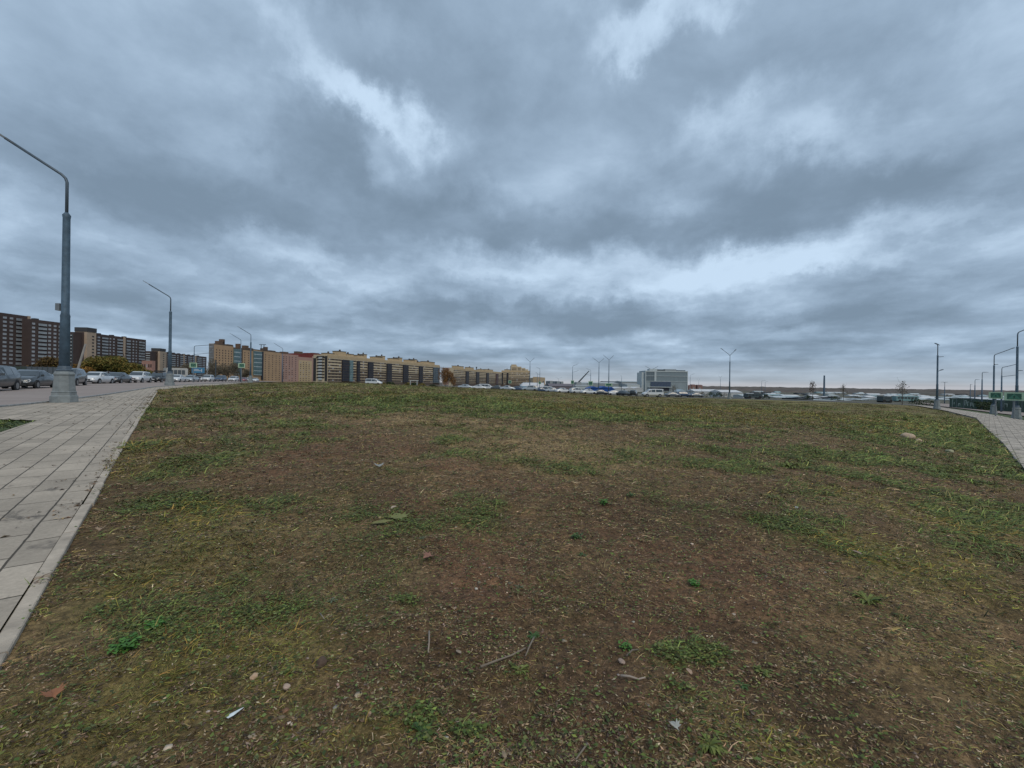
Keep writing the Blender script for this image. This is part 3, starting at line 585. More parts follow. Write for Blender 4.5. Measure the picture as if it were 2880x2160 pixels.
# ================================================================ street lamps
M_post = mat('painted_post', (.085, .135, .185), .6, .1, .3, 3.5, .001)
M_base = mat('cast_base', (.21, .235, .24), .7, .05, .25, 4, .003)
M_arm = mat('arm_metal', (.10, .13, .16), .5, .3, .1, 2)
M_lum = mat('luminaire_grey', (.07, .085, .10), .45, .3, .1, 2)
M_galv = mat('galvanised', (.20, .22, .235), .55, .4, .15, 2)
def lamp(loc, label, group, H=9.9, arms=(((-.9, -.44), 2.1, 1.35, 0),), r0=.185, r1=.125, pedestal=True, box=False, name='street_lamp', low=.0):
    """arms: direction, reach, rise, height below the top"""
    t = thing(name, label, 'street lamp', loc, 0, group)
    zs = .0
    if pedestal:
        b = MB(); q = math.pi / 4
        b.lathe([(-.3, .47), (.30, .47), (.32, .44), (.36, .42), (.46, .41), (.48, .43), (.51, .385), (1.18, .335), (1.21, .36), (1.26, .365), (1.30, .33), (1.36, .30)], 8, math.pi / 8)
        b.build('pedestal', M_base, t)
        b = MB().lathe([(1.36, .27), (1.42, .28), (1.46, .23), (1.60, .21)], 12); b.build('collar', M_arm, t); zs = 1.5
    p = MB(); top = H - 1.7
    if pedestal: p.lathe([(1.45, r0), (top * .45, r0 * .86), (top * .455, r0 * .92), (top * .47, r1 * 1.12), (top - .25, r1), (top - .12, r1 * 1.15), (top, r1 * .5)], 12)
    else: p.lathe([(-.3, r0), (top * .5, r0 * .85), (top, r1), (top + .05, r1 * .6)], 10)
    p.build('pole', M_post, t, True)
    for (dx, dy), reach, rise, drop in arms:
        l = math.hypot(dx, dy); d = Vector((dx / l, dy / l, 0)); z1 = H - .35 - drop; a = MB()
        pts = [Vector((0, 0, (top - .1) if drop < .1 else z1 - .1)), Vector((0, 0, z1 - .05)), d * .05 + Vector((0, 0, z1 + .12)), d * .18 + Vector((0, 0, z1 + .26)), d * (reach - .2) + Vector((0, 0, z1 + .26 + rise * (reach - .38) / reach))]
        a.tube(pts, .055 if drop < .1 else .045, 8); a.build('arm', M_arm, t, True)
        h = MB(); sl = rise / reach; z2 = z1 + .26 + rise * (reach - .38) / reach
        pr = [(-.3, .06), (-.15, .10), (.0, .14), (.3, .15), (.45, .12), (.52, .05)]
        vs = []; sd = Vector((-d.y, d.x, 0))
        for s_, w in pr:
            c = d * (reach - .2 + s_) + Vector((0, 0, z2 + s_ * sl))
            for aa, bb in ((-1, -.25), (-.8, .35), (.8, .35), (1, -.25)): vs.append(c + sd * (w * aa) + Vector((0, 0, w * bb * .8)))
        fs = [(i * 4 + k, i * 4 + (k + 1) % 4, i * 4 + 4 + (k + 1) % 4, i * 4 + 4 + k) for i in range(5) for k in range(4)] + [(0, 1, 2, 3), (20, 21, 22, 23)]
        h.add(vs, fs); h.build('luminaire', M_lum, t)
    if box:
        MB().box(-.34, -.16, -.1, .1, 3.98, 4.28).build('junction_box', M_galv, t)
    return t
GL = 'street lamps along the left pavement'
V1 = on_ground(181, 18.5); lamp(V1, 'nearest street lamp on the left, tall blue-grey column on a wide stepped pedestal', GL, 9.9, box=True)
lamp(on_ground(477, 47), 'street lamp at the bend of the left pavement, in front of the far brown flats', GL)
lamp(on_ground(704, 89), 'third street lamp from the left, standing before the big orange apartment block', GL, 10.2)
lamp(on_ground(794, 128), 'distant street lamp rising before the pink block with the red roof', GL, 10.4, pedestal=False, r0=.14, r1=.09)
lamp(on_ground(676, 108), 'thin street lamp just left of the third tall lamp, arm to the left', GL, 10.9, pedestal=False, r0=.14, r1=.09)
lamp(on_ground(545, 96), 'double armed lamp beyond the parked cars, both arms pointing right', 'lamps beyond the left road', 8.2, arms=(((1, .2), 3.3, .35, 0), ((1, .2), 3.6, .5, 1.9)), pedestal=False, r0=.13, r1=.09)
GD = 'double headed lamps along the far road'
def dlamp(px, D, pyt, lab, w=1.0, g=GD, **k):
    b = on_ground(px, D); top = P(px, pyt, D).z - b.z
    return lamp(b, lab, g, top + .35 + .2, arms=(((-1, .1), 1.9 * w, 1.5, 0), ((1, .35), 1.6 * w, 1.3, 0)), pedestal=k.get('ped', False), r0=.17, r1=.11)
dlamp(2052, 104, 1003, 'tall twin-armed lamp standing alone at the far right of the white van', 1.0, ped=True)
dlamp(1712, 146, 1015, 'taller right one of the two neighbouring twin-armed lamps above the blue tents', .9)
dlamp(1684, 156, 1022, 'left one of the two neighbouring twin-armed lamps above the blue tents', 1.1)
dlamp(1490, 160, 1020, 'twin-armed lamp at the right end of the striped flats', .9)
dlamp(2026, 380, 1063, 'small faraway twin-armed lamp left of the tall lone one', .9, 'faraway thin lamps before the wooded ridge')
dlamp(1965, 520, 1070, 'very small twin-armed lamp just right of the grey office building', .9, 'faraway thin lamps before the wooded ridge')
def slamp(px, D, pyt, lab, arms, g, ped=False, name='street_lamp'):
    b = on_ground(px, D); top = P(px, pyt, D).z - b.z
    return lamp(b, lab, g, top + .35, arms=arms, pedestal=ped, r0=.15, r1=.10, name=name)
GM = 'single lamps around the crossing'
slamp(1610, 178, 1031, 'single lamp with two arms to the right beside a green crossing sign', (((1, .2), 2.2, 1.0, 0), ((1, .2), 2.3, .7, 2.6)), GM)
slamp(1661, 225, 1042, 'single lamp with its arms to the left, beside the leaning crane boom', (((-1, .2), 2.4, .9, 0), ((-1, .2), 3.2, .9, 2.8)), GM)
slamp(1941, 300, 1056, 'single lamp with one arm to the right of the grey office building', (((1, .1), 2.9, 1.1, 0),), GM)
slamp(1518, 210, 1038, 'lamp with an arm to the left above the white arched hall', (((-1, .1), 1.7, .7, 0), ((-1, .1), 1.6, .5, 3)), GM)
slamp(1511, 240, 1050, 'short lamp beside the other one above the white arched hall', (((-1, .1), .9, .2, 0),), GM)
slamp(1748, 260, 1058, 'floodlight column right of the blue tents', (((-1, .1), .7, 0, 0),), GM)
slamp(1571, 420, 1066, 'faint faraway lamp left of the crane', (((1, .1), 3, 1.6, 0), ((-1, .1), 3, 1.6, 0)), GM)
slamp(2142, 330, 1072, 'faint thin lamp before the ridge, arm to the right', (((1, .1), 3, .4, 0),), 'faraway thin lamps before the wooded ridge')
slamp(2152, 300, 1075, 'second faint thin lamp before the ridge, close to its neighbour', (((1, .1), 1.8, .4, 0),), 'faraway thin lamps before the wooded ridge')
GR = 'street lamps along the right road'
slamp(2636, 63, 972, 'lamp on the right with a round head on top and two short arms', (((.1, 1), .2, .1, 0), ((1, .3), .9, .05, 1.9), ((1, .3), .9, .25, 4.0)), GR, True)
slamp(2860, 49, 940, 'nearest street lamp on the right edge, arm reaching out to the right', (((1, .1), 2.4, .9, 0), ((.8, .2), .5, 0, 4.4)), GR, True)
slamp(2795, 66, 1002, 'second lamp on the right, long arm sweeping right behind the green signs', (((1, .1), 3.2, 1.1, 0), ((.8, .2), .5, 0, 1.5)), GR, True)
slamp(2817, 84, 1037, 'third lamp on the right, between the two green framed signs', (((1, .1), 3.2, .7, 0), ((1, .1), 3.3, .4, 1.8)), GR)
slamp(2762, 96, 1050, 'fourth lamp on the right with a short bracket at its top', (((1, .1), 1.2, 0, 0),), GR)
slamp(2742, 120, 1070, 'fifth lamp on the right, lower and thinner with a short bracket', (((1, .1), 1.1, 0, 0),), GR)
slamp(2729, 150, 1083, 'smallest lamp of the receding row on the right', (((1, .1), .5, 0, 0),), GR)
slamp(2657, 150, 1077, 'small lamp just right of the round-headed one', (((1, .1), .8, 0, 0), ((-1, .1), .8, 0, 0)), GR)
# other upright things
M_dark = mat('dark_steel', (.06, .075, .085), .6, .2, .1, 2)
def post(px, D, pyt, name, lab, cat, r=.12, m=None, group=None, lean=0):
    b = on_ground(px, D); top = P(px, pyt, D).z - b.z
    o = MB().lathe([(-.3, r), (top * .7, r * .9), (top, r * .75)], 8).build(name, m or M_dark, None); o.location = b; o.rotation_euler = (0, lean, 0)
    return tag(o, lab, cat, group)
post(2318, 420, 1056, 'chimney', 'dark round chimney standing alone above the distant ridge', 'chimney', .85, M_post)
post(606, 118, 1012, 'wooden_pole', 'dark bare pole before the left part of the orange block', 'pole', .17)
post(202, 80, 938, 'wooden_pole', 'thin dark pole in the gap between the two brown tower blocks', 'pole', .09)
M_conc = mat('concrete', (.33, .31, .29), .9, 0, .12, 2, .004)
b = on_ground(207, 62)
o = MB().tube([(0, 0, -.2), (1.35, .3, 5.6)], [.17, .12], 8).build('leaning_pole', M_conc, None); o.location = b; tag(o, 'pale concrete pole leaning to the right in front of the brown tower', 'pole')
# young bare trees / stakes on the right
def crane():
    b = on_ground(1628, 250); t = thing('mobile_crane', 'mobile crane with its boom raised to the right beyond the cars', 'crane', b)
    e = P(1657, 1043, 250) - b; s_ = Vector((-.4, 0, P(1628, 1076, 250).z - b.z))
    MB().tube([s_, s_.lerp(e, .5), e], [.55, .45, .32], 4, ph=.78).build('boom', M_dark, t)
    MB().box(-3.5, 2.5, -1.2, 1.2, .9, 2.0).box(-3.4, -1.8, -1.15, 1.15, 2.0, 3.3).build('chassis', mat('crane_body', (.25, .27, .27), .6), t)
    MB().box(-1.6, 1.3, -1, 1, 2.0, s_.z + .3).build('cab', mat('crane_cab', (.30, .33, .34), .5), t)
    for x in (-2.6, -1, .6, 1.9):
        MB().tube([(x, -1.35, .5), (x, 1.35, .5)], .5, 12).build('wheel', mat('rubber', (.025, .025, .026), .9), t)
crane()
# ================================================================ signs
M_lime = mat('fluorescent_border', (.36, .50, .36), .6, 0, .05, 2)
M_sg = mat('sign_green_panel', (.03, .10, .07), .5, 0, .08, 2)
M_sb = mat('sign_blue_panel', (.04, .17, .30), .5, 0, .08, 2)
M_ink = mat('sign_black', (.012, .016, .014), .6)
M_wht = mat('sign_white', (.6, .62, .62), .6, 0, .08, 2)
def person_mark(m, cx, cz, s, y):
    def q(pts): m.add([(cx + a * s, y, cz + b * s) for a, b in pts], [tuple(range(len(pts)))])
    q([(-.06, .30), (.0, .36), (.07, .30), (.02, .23)]); q([(-.08, .22), (.08, .22), (.05, -.02), (-.05, -.02)])
    q([(-.05, 0), (.03, 0), (-.12, -.34), (-.20, -.32)]); q([(-.02, 0), (.06, 0), (.20, -.32), (.12, -.35)]); q([(-.08, .20), (-.02, .16), (-.20, 0), (-.24, .05)]); q([(.04, .2), (.08, .18), (.24, .04), (.2, 0)])
def crossing_sign(px, D, pyc, wpx, hpx, label, panel=None, frame=True, rz=None, posth=True, postside=0):
    b = on_ground(px, D); c = P(px, pyc, D).z - b.z; w = wpx * D / F / 2; h = hpx * D / F / 2
    rz = -math.atan2(b.x, b.y) if rz is None else rz
    t = thing('crossing_sign', label, 'road sign', b, rz, 'pedestrian crossing signs in lime frames')
    MB().lathe([(-.3, .07), (c + h, .06)], 8).build('post', M_galv, t)
    fr = MB().box(-w, w, -.16, -.10, c - h, c + h).build('border', M_lime, t)
    MB().box(-w * .70, w * .70, -.175, -.163, c - h * .70, c + h * .70).build('panel', panel or M_sg, t)
    tri = MB(); tri.add([(-w * .62, -.179, c - h * .6), (w * .62, -.179, c - h * .6), (0, -.179, c + h * .62)], [(0, 1, 2)]); tri.build('triangle', mat('sign_pale_green', (.06, .19, .13), .6), t)
    mk = MB(); person_mark(mk, 0, c - h * .15, min(w, h) * .95, -.183); mk.build('walking_figure', M_ink, t)
crossing_sign(543, 74, 1027, 17, 14, 'green crossing sign with a pale frame left of the orange block')
crossing_sign(679, 88, 1028, 16, 13, 'green crossing sign beside the third street lamp')
crossing_sign(1434, 150, 1074, 9, 8, 'small green sign in front of the dark arched bay of the striped flats')
crossing_sign(1518, 150, 1077, 7, 7, 'small green sign before the white arched hall')
crossing_sign(1610, 148, 1075, 9, 10, 'small lime framed sign hanging at the lamp left of the crane')
crossing_sign(1661, 138, 1078, 12, 12, 'lime framed sign left of the blue tents')
crossing_sign(1712, 146, 1082, 20, 8, 'wide green sign on the taller twin lamp above the blue tents')
crossing_sign(2801, 52, 1112, 27, 19, 'left one of the two large lime framed signs on the right road')
crossing_sign(2853, 47, 1115, 38, 23, 'right one of the two large lime framed signs, behind the nearest lamp')
b = on_ground(557, 90); t = thing('direction_sign', 'blue direction board beyond the parked cars at the left crossing', 'road sign', b, .55)
c = P(557, 1042, 90).z - b.z
MB().box(-1.1, 1.1, -.08, -.02, c - .55, c + .6).build('board', M_sb, t); MB().box(-.7, .1, -.095, -.083, c + .18, c + .28).box(-.7, .5, -.095, -.083, c - .1, c).box(.55, .65, -.095, -.083, c - .3, c + .35).build('white_marks', M_wht, t)
for x in (-.8, .8): MB().lathe([(-.3, .05), (c, .05)], 6, 0, (x, .03)).build('post', M_galv, t)
# ================================================================ cars
M_tyre = mat('tyre_rubber', (.022, .022, .023), .85); M_rim = mat('wheel_rim', (.30, .31, .32), .35, .8, .05)
M_glass = glass('car_glass', (.05, .065, .075), .06); M_trim = mat('black_trim', (.025, .027, .03), .6); M_head = mat('headlight_glass', (.5, .53, .56), .12, 0, .1, 5, 0, .9); M_plate = mat('plate_white', (.6, .6, .6), .5); M_tail = mat('tail_lamp', (.30, .02, .02), .3)
def paint(n, c): return mat('paint_' + n, c, .28, .25 if max(c) < .5 else .1, .04, .5, 0, .5, .6)
PAINT = {'white': paint('white', (.62, .64, .65)), 'silver': paint('silver', (.36, .40, .43)), 'grey': paint('grey', (.13, .15, .165)), 'black': paint('black', (.022, .026, .03)), 'blue': paint('blue', (.035, .065, .12)), 'red': paint('red', (.22, .03, .03)), 'dark grey': paint('dark_grey', (.055, .065, .072))}
# stations: y, z under, z waist, half width, z top, half width of top (y grows towards the front, y=0 middle)
PROF = {
 'sedan': dict(st=[(-2.25, .35, .80, .72, .86, .62), (-2.1, .28, .93, .82, .98, .70), (-1.5, .22, .98, .88, 1.04, .74), (-1.05, .2, .98, .90, 1.30, .60), (-.55, .2, .97, .90, 1.45, .60), (.25, .2, .95, .90, 1.46, .61), (.6, .2, .95, .90, 1.36, .63), (1.15, .2, .93, .89, 1.00, .74), (1.75, .22, .86, .86, .90, .70), (2.12, .28, .74, .80, .78, .62), (2.27, .36, .60, .66, .64, .5)], roof=(3, 6), ws=(6, 7), rw=(2, 3), r=.32, ax=(-1.32, 1.38)),
 'suv': dict(st=[(-2.2, .42, .95, .76, 1.05, .68), (-2.15, .36, 1.05, .88, 1.40, .64), (-1.9, .30, 1.06, .92, 1.64, .66), (-1.0, .28, 1.06, .93, 1.70, .68), (0, .28, 1.05, .93, 1.70, .68), (.45, .28, 1.04, .93, 1.62, .69), (1.05, .28, 1.02, .92, 1.10, .78), (1.7, .30, .98, .90, 1.02, .76), (2.1, .34, .88, .85, .93, .68), (2.24, .42, .72, .70, .76, .6)], roof=(2, 5), ws=(5, 6), rw=(1, 2), r=.36, ax=(-1.35, 1.38)),
 'van': dict(st=[(-2.35, .42, .95, .80, 1.15, .74), (-2.32, .34, 1.05, .90, 1.78, .74), (-2.1, .30, 1.05, .93, 1.86, .76), (-.5, .28, 1.05, .93, 1.88, .77), (.55, .28, 1.05, .93, 1.84, .77), (.85, .28, 1.04, .93, 1.70, .77), (1.55, .28, 1.04, .92, 1.14, .80), (2.05, .32, .90, .87, .98, .74), (2.3, .42, .72, .72, .80, .66)], roof=(2, 5), ws=(5, 6), rw=(0, 1), r=.34, ax=(-1.45, 1.45)),
}
CARM = {}
def car_meshes(kind):
    if kind in CARM: return CARM[kind]
    p = PROF[kind]; st = p['st']; d = {}
    m = MB(); vs = []; nr = 10
    for y, zu, zw, w, zt, wt in st:
        ring = [(w * .82, zu), (w * .98, zu + .12), (w, (zu + zw) / 2), (w * .965, zw), (wt, zt - .03), (wt * .8, zt), ]
        ring = ring + [(-a, b_) for a, b_ in ring[::-1]]
        vs += [(a, y, b_) for a, b_ in ring]
    R_ = 12; fs = []
    for i in range(len(st) - 1):
        for k in range(R_): fs.append((i * R_ + k, i * R_ + (k + 1) % R_, (i + 1) * R_ + (k + 1) % R_, (i + 1) * R_ + k))
    fs.append(tuple(range(R_))[::-1]); fs.append(tuple((len(st) - 1) * R_ + k for k in range(R_))); m.add(vs, fs)
    # wheel housings
    d['body'] = m.mesh(kind + '_body', PAINT['white'])
    bm = bmesh.new(); bm.from_mesh(d['body']); bmesh.ops.recalc_face_normals(bm, faces=bm.faces)
    bmesh.ops.bevel(bm, geom=[e for e in bm.edges if e.is_manifold and e.calc_face_angle(0) > .5], offset=.03, segments=2, affect='EDGES'); bm.to_mesh(d['body']); bm.free()
    d['body'].polygons.foreach_set('use_smooth', [True] * len(d['body'].polygons))
    def P2(i, f, side, out=.008):
        y, zu, zw, w, zt, wt = st[i]; a = (w * .965) * (1 - f) + wt * f; z = zw * (1 - f) + (zt - .03) * f; return (side * (a + out), y, z + 0)
    for side in (-1, 1):
        g = MB(); i0, i1 = p['roof'][0] - 1, p['roof'][1] + 1
        for i in range(i0, i1):
            lo, hi = .08, .86
            a, b_ = P2(i, lo, side), P2(i + 1, lo, side); c, e = P2(i + 1, hi, side), P2(i, hi, side)
            if i in (i0, i1 - 1): # tapering end panes
                if st[i][4] - st[i][2] < .15: g.add([a if False else tuple(Vector(a).lerp(Vector(b_), .35)), b_, c], [(0, 1, 2)]); continue
                if st[i + 1][4] - st[i + 1][2] < .15: g.add([a, tuple(Vector(b_).lerp(Vector(a), .35)), e], [(0, 1, 2)]); continue
            pad = .035; y0, y1 = Vector(a), Vector(b_); n_ = (y1 - y0).length
            q = pad / n_ if n_ > 0 else 0
            g.add([Vector(a).lerp(Vector(b_), q), Vector(b_).lerp(Vector(a), q), Vector(c).lerp(Vector(e), q), Vector(e).lerp(Vector(c), q)], [(0, 1, 2, 3)])
        d['side%d' % side] = g.mesh(kind + '_side_window', M_glass)
    def screen(i, j, o):
        y, zu, zw, w, zt, wt = st[i]; y2, _, zw2, w2, zt2, wt2 = st[j]
        A = Vector((0, y, zt)); B = Vector((0, y2, zt2)); A, B = A.lerp(B, .06), B.lerp(A, .06); n = Vector((0, -(B.z - A.z), B.y - A.y)).normalized()
        if n.z < 0 and abs(n.z) > .1: n = -n
        if abs(n.z) <= .1: n = Vector((0, -1 if o < 0 else 1, 0))
        wa, wb = wt * .95, wt2 * .95; g = MB(); k = .022
        g.add([(-wa, A.y + n.y * k, A.z + n.z * k - .01), (wa, A.y + n.y * k, A.z + n.z * k - .01), (wb, B.y + n.y * k, B.z + n.z * k - .01), (-wb, B.y + n.y * k, B.z + n.z * k - .01)], [(0, 1, 2, 3)]); return g
    d['windscreen'] = screen(*p['ws'], 1).mesh(kind + '_windscreen', M_glass); d['rear_window'] = screen(*p['rw'], -1).mesh(kind + '_rear_window', M_glass)
    yf = st[-1][0]; zf = st[-1][2]; yb = st[0][0]
    d['grille'] = MB().box(-.42, .42, yf - .05, yf + .02, zf - .16, zf + .0).box(-.6, .6, yf - .10, yf + .015, zf - .34, zf - .22).mesh(kind + '_grille', M_trim)
    d['number_plate'] = MB().box(-.26, .26, yf + .022, yf + .034, zf - .22, zf - .12).mesh(kind + '_plate', M_plate)
    h = MB()
    y1, _, z1, w1, zt1, _ = st[-2]
    for nm, s_ in (('headlightL', -1), ('headlightR', 1)):
        g = MB(); g.add([(s_ * .46, yf + .012, zf - .10), (s_ * .46, yf - .02, zf + .03), (s_ * (w1 - .04), y1 + .03, z1 + .01), (s_ * (w1 + .012), y1 + .02, z1 - .13), (s_ * .64, yf + .012, zf - .12)], [(0, 1, 2, 3, 4)]); d[nm] = g.mesh(kind + '_headlight', M_head)
        g = MB().box(min(s_ * .5, s_ * .80), max(s_ * .5, s_ * .80), yb - .03 + .06, yb + .09 - .14 + .04, st[0][2] - .14, st[0][2] + .0); d[nm.replace('head', 'tail')] = g.mesh(kind + '_tail', M_tail)
        im = p['roof'][1] + 1; g = MB().box(min(s_ * .90, s_ * 1.06), max(s_ * .90, s_ * 1.06), st[im][0] - .30, st[im][0] - .18, st[im][2] + .02, st[im][2] + .17); d[nm.replace('headlight', 'mirror')] = g.mesh(kind + '_mirror', PAINT['white'])
    r = p['r']; w = MB().tube([(-.10, 0, 0), (-.09, 0, 0), (.09, 0, 0), (.10, 0, 0)], [r * .93, r, r, r * .93], 20); d['tyre'] = w.mesh('tyre', M_tyre)
    w = MB().tube([(-.108, 0, 0), (.108, 0, 0)], r * .62, 10); d['rim'] = w.mesh('rim', M_rim)
    a = MB().tube([(-.03, 0, 0), (.03, 0, 0)], r * 1.14, 20); d['arch'] = a.mesh('wheel_arch', M_trim)
    d['roof_box'] = MB().box(-.5, .5, -1.2, .3, st[p['roof'][0] + 1][4] + .08, st[p['roof'][0] + 1][4] + .30).mesh('roof_box', M_trim)
    CARM[kind] = d; return d
def car(loc, rz, kind, col, label, group, rack=False, detail=True, cat=None):
    d = car_meshes(kind); p = PROF[kind]; t = thing({'sedan': 'parked_car', 'suv': 'parked_suv', 'van': 'parked_van'}[kind], label, cat or {'sedan': 'car', 'suv': 'car', 'van': 'van'}[kind], loc, rz, group)
    add_obj('body', d['body'], PAINT[col], t)
    add_obj('windscreen', d['windscreen'], None, t); add_obj('rear_window', d['rear_window'], None, t)
    for s_ in (-1, 1): add_obj('side_window', d['side%d' % s_], None, t)
    if detail:
        add_obj('grille', d['grille'], None, t); add_obj('number_plate', d['number_plate'], None, t)
        for q in 'LR': add_obj('headlight', d['headlight' + q], None, t); add_obj('tail_light', d['taillight' + q], None, t); add_obj('mirror', d['mirror' + q], PAINT[col], t)
    w = max(s[3] for s in p['st'])
    for ya in p['ax']:
        for s_ in (-1, 1):
            ty = add_obj('wheel', d['tyre'], None, t); ty.location = (s_ * (w - .085), ya, p['r'])
            if detail: add_obj('rim', d['rim'], None, ty); ar = add_obj('wheel_arch', d['arch'], None, t); ar.location = (s_ * (w - .03), ya, p['r'] + .02)
    if rack: add_obj('roof_box', d['roof_box'], None, t)
    return t
def rowpt(px):
    pl = [(-29.5, 21), (-34.2, 28.2), (-38.2, 34.8), (-42.6, 41.6), (-48.5, 50), (-67, 92), (-98, 168)]
    u = (px - 1440) / F
    for (x0, y0), (x1, y1) in zip(pl[:-1], pl[1:]):
        a = x0 - u * y0; b_ = x1 - u * y1
        if a * b_ <= 0: f = a / (a - b_); return Vector((x0 + (x1 - x0) * f, y0 + (y1 - y0) * f, 0)), math.atan2(y1 - y0, x1 - x0)
    return Vector((*pl[0], 0)), math.atan2(pl[1][1] - pl[0][1], pl[1][0] - pl[0][0])
GC = 'cars standing in a line along the left road'
CARS = [(-38, 'suv', 'dark grey', 'dark car cut off by the left edge, first of the line', 0), (86, 'sedan', 'dark grey', 'dark saloon with a big pale windscreen, left of the nearest lamp', 0), (192, 'suv', 'grey', 'grey car half hidden behind the pedestal of the nearest lamp', 0),
 (272, 'sedan', 'white', 'white saloon directly right of the nearest lamp', 0), (330, 'sedan', 'dark grey', 'dark low car between the white saloon and the white crossover', 0), (390, 'suv', 'white', 'white crossover in front of the long olive bush', 0), (446, 'suv', 'black', 'black off-roader with a box on its roof, left of the second lamp', 1),
 (498, 'sedan', 'white', 'white saloon just right of the second lamp', 0), (538, 'sedan', 'silver', 'silver saloon under the green crossing sign', 0), (584, 'suv', 'white', 'white crossover beyond the blue direction board', 0), (620, 'suv', 'blue', 'dark blue car between two white ones', 0), (657, 'suv', 'white', 'white crossover left of the third lamp', 0),
 (684, 'sedan', 'red', 'dark red car partly behind the third lamp', 0), (700, 'sedan', 'white', 'white car at the foot of the third lamp', 0), (718, 'sedan', 'white', 'white saloon right of the third lamp', 0), (740, 'sedan', 'silver', 'last silver car of the line before the field', 0)]
for i, (px, k, c, lab, rk) in enumerate(CARS):
    p, a = rowpt(px); p.z = gz(p.x, p.y) + .02
    car(p, a + math.pi / 2 - .02 + random.uniform(-.05, .05), k, c, lab, GC, bool(rk))
GF = 'traffic on the road behind the crest of the field'
def fcar(px, D, yaw, k, c, lab, detail=False, g=GF):
    p = on_ground(px, D, .07); car(p, yaw, k, c, lab, g, False, detail)
E = -math.pi / 2
fcar(1835, 99, math.pi / 2, 'van', 'white', 'white van driving left before the grey office building', True)
for a in ((1052, 126, E, 'van', 'white', 'white van seen above the crest before the long striped block'), (1310, 126, E, 'sedan', 'silver', 'silver car before the dark bays of the second striped block'), (1348, 128, E, 'sedan', 'white', 'white car left of the pale van, only its roof above the grass'),
  (1369, 133, E, 'van', 'white', 'pale van before the striped block with the taller end'), (1402, 126, E, 'sedan', 'dark grey', 'dark car right of the pale van'), (1428, 124, E, 'sedan', 'silver', 'silver car below the small green sign'), (1456, 125, math.pi / 2, 'sedan', 'blue', 'blue car left of the big silver car'),
  (1490, 120, math.pi / 2, 'suv', 'silver', 'big silver car below the white arched hall'), (1522, 128, E, 'sedan', 'blue', 'blue car below the round arch of the hall'), (1555, 124, E, 'sedan', 'silver', 'silver car right of the round arch'), (1583, 122, E + .3, 'sedan', 'white', 'white car left of the lamp with two right arms'),
  (1624, 121, E + .3, 'suv', 'white', 'white car just right of the lamp with two right arms'), (1655, 119, E + .3, 'sedan', 'white', 'white saloon before the lime framed sign'), (1690, 122, E, 'sedan', 'dark grey', 'dark saloon before the blue tents'), (1728, 128, E, 'sedan', 'white', 'white saloon right of the blue tents'),
  (1752, 119, .4, 'sedan', 'dark grey', 'dark grey car left of the white van'), (1782, 121, -.4, 'suv', 'black', 'black car closest to the white van'), (1892, 128, E, 'sedan', 'grey', 'grey car right of the white van'), (1925, 134, E, 'suv', 'blue', 'blue car at the right corner of the grey office building'), (1958, 134, E, 'sedan', 'grey', 'grey car right of the blue one by the office'), (1545, 131, E, 'van', 'white', 'white van behind the silver car near the arch')): fcar(*a)
GP = 'vehicles by the long sheds on the right'
M_bus = mat('bus_side', (.06, .08, .085), .5)
def bus(px, D, L_, H, col, lab, cat='bus', name='parked_bus', rz=0, wn=6):
    b = on_ground(px, D); t = thing(name, lab, cat, b, rz, GP)
    m = MB().box(-L_ / 2, L_ / 2, -1.2, 1.2, .35, H); me = m.mesh('bus', col); bm = bmesh.new(); bm.from_mesh(me); bmesh.ops.bevel(bm, geom=bm.edges[:], offset=.12, segments=2, affect='EDGES'); bm.to_mesh(me); bm.free(); add_obj('body', me, None, t)
    for i in range(wn):
        x = -L_ / 2 + .5 + (L_ - 1) * (i + .08) / wn; MB().box(x, x + (L_ - 1) * .84 / wn, -1.23, -1.195, H * .55, H * .86).build('window', M_glass, t)
    for x in (-L_ * .33, L_ * .33): MB().tube([(x, -1.22, .48), (x, 1.22, .48)], .48, 14).build('wheel', M_tyre, t)
M_teal = mat('teal_sheet', (.16, .27, .28), .6, 0, .12, 1); M_wsheet = mat('white_sheet', (.46, .48, .48), .6, 0, .1, .5); M_gsheet = mat('grey_sheet', (.26, .29, .30), .7, 0, .12, .5)
bus(2118, 138, 5.0, 1.7, M_bus, 'long low dark vehicle at the foot of the white shed', wn=4)
bus(2488, 135, 3.0, 2.0, M_bus, 'dark lorry body standing by itself among the far sheds', 'lorry', 'parked_lorry', wn=2)
bus(2545, 170, 9, 2.3, M_teal, 'teal bus beyond the dark hedge on the right')
bus(494, 88, 3.6, 2.9, mat('van_beige', (.42, .42, .40), .5), 'pale minibus standing behind the black off-roader', 'minibus', 'parked_minibus', .9, 4)
# ================================================================ buildings
M_win = mat('window_dark', (.030, .030, .032), .3, 0, .4, .6, 0, .3); M_winl = mat('window_pale', (.30, .31, .33), .2, 0, .35, .35, 0, .8); M_balc = mat('balcony_glazing', (.25, .27, .285), .25, 0, .45, .4, 0, .7)
M_brown = mat('brown_brick', (.070, .050, .046), .85, 0, .12, .2); M_beige = mat('beige_brick', (.43, .33, .245), .85, 0, .1, .2); M_roofd = mat('roof_dark', (.055, .055, .058), .8)
M_orange = mat('orange_brick', (.44, .295, .18), .85, 0, .12, .12); M_yell = mat('yellow_brick', (.45, .345, .215), .85, 0, .12, .12); M_pink = mat('pink_brick', (.38, .245, .205), .85, 0, .1, .12)
M_band = mat('brown_band', (.105, .078, .058), .8, 0, .2, .2); M_red = mat('red_cladding', (.17, .035, .03), .7, 0, .1, .2); M_slab = mat('slab_cream', (.52, .43, .30), .8, 0, .12, .15)
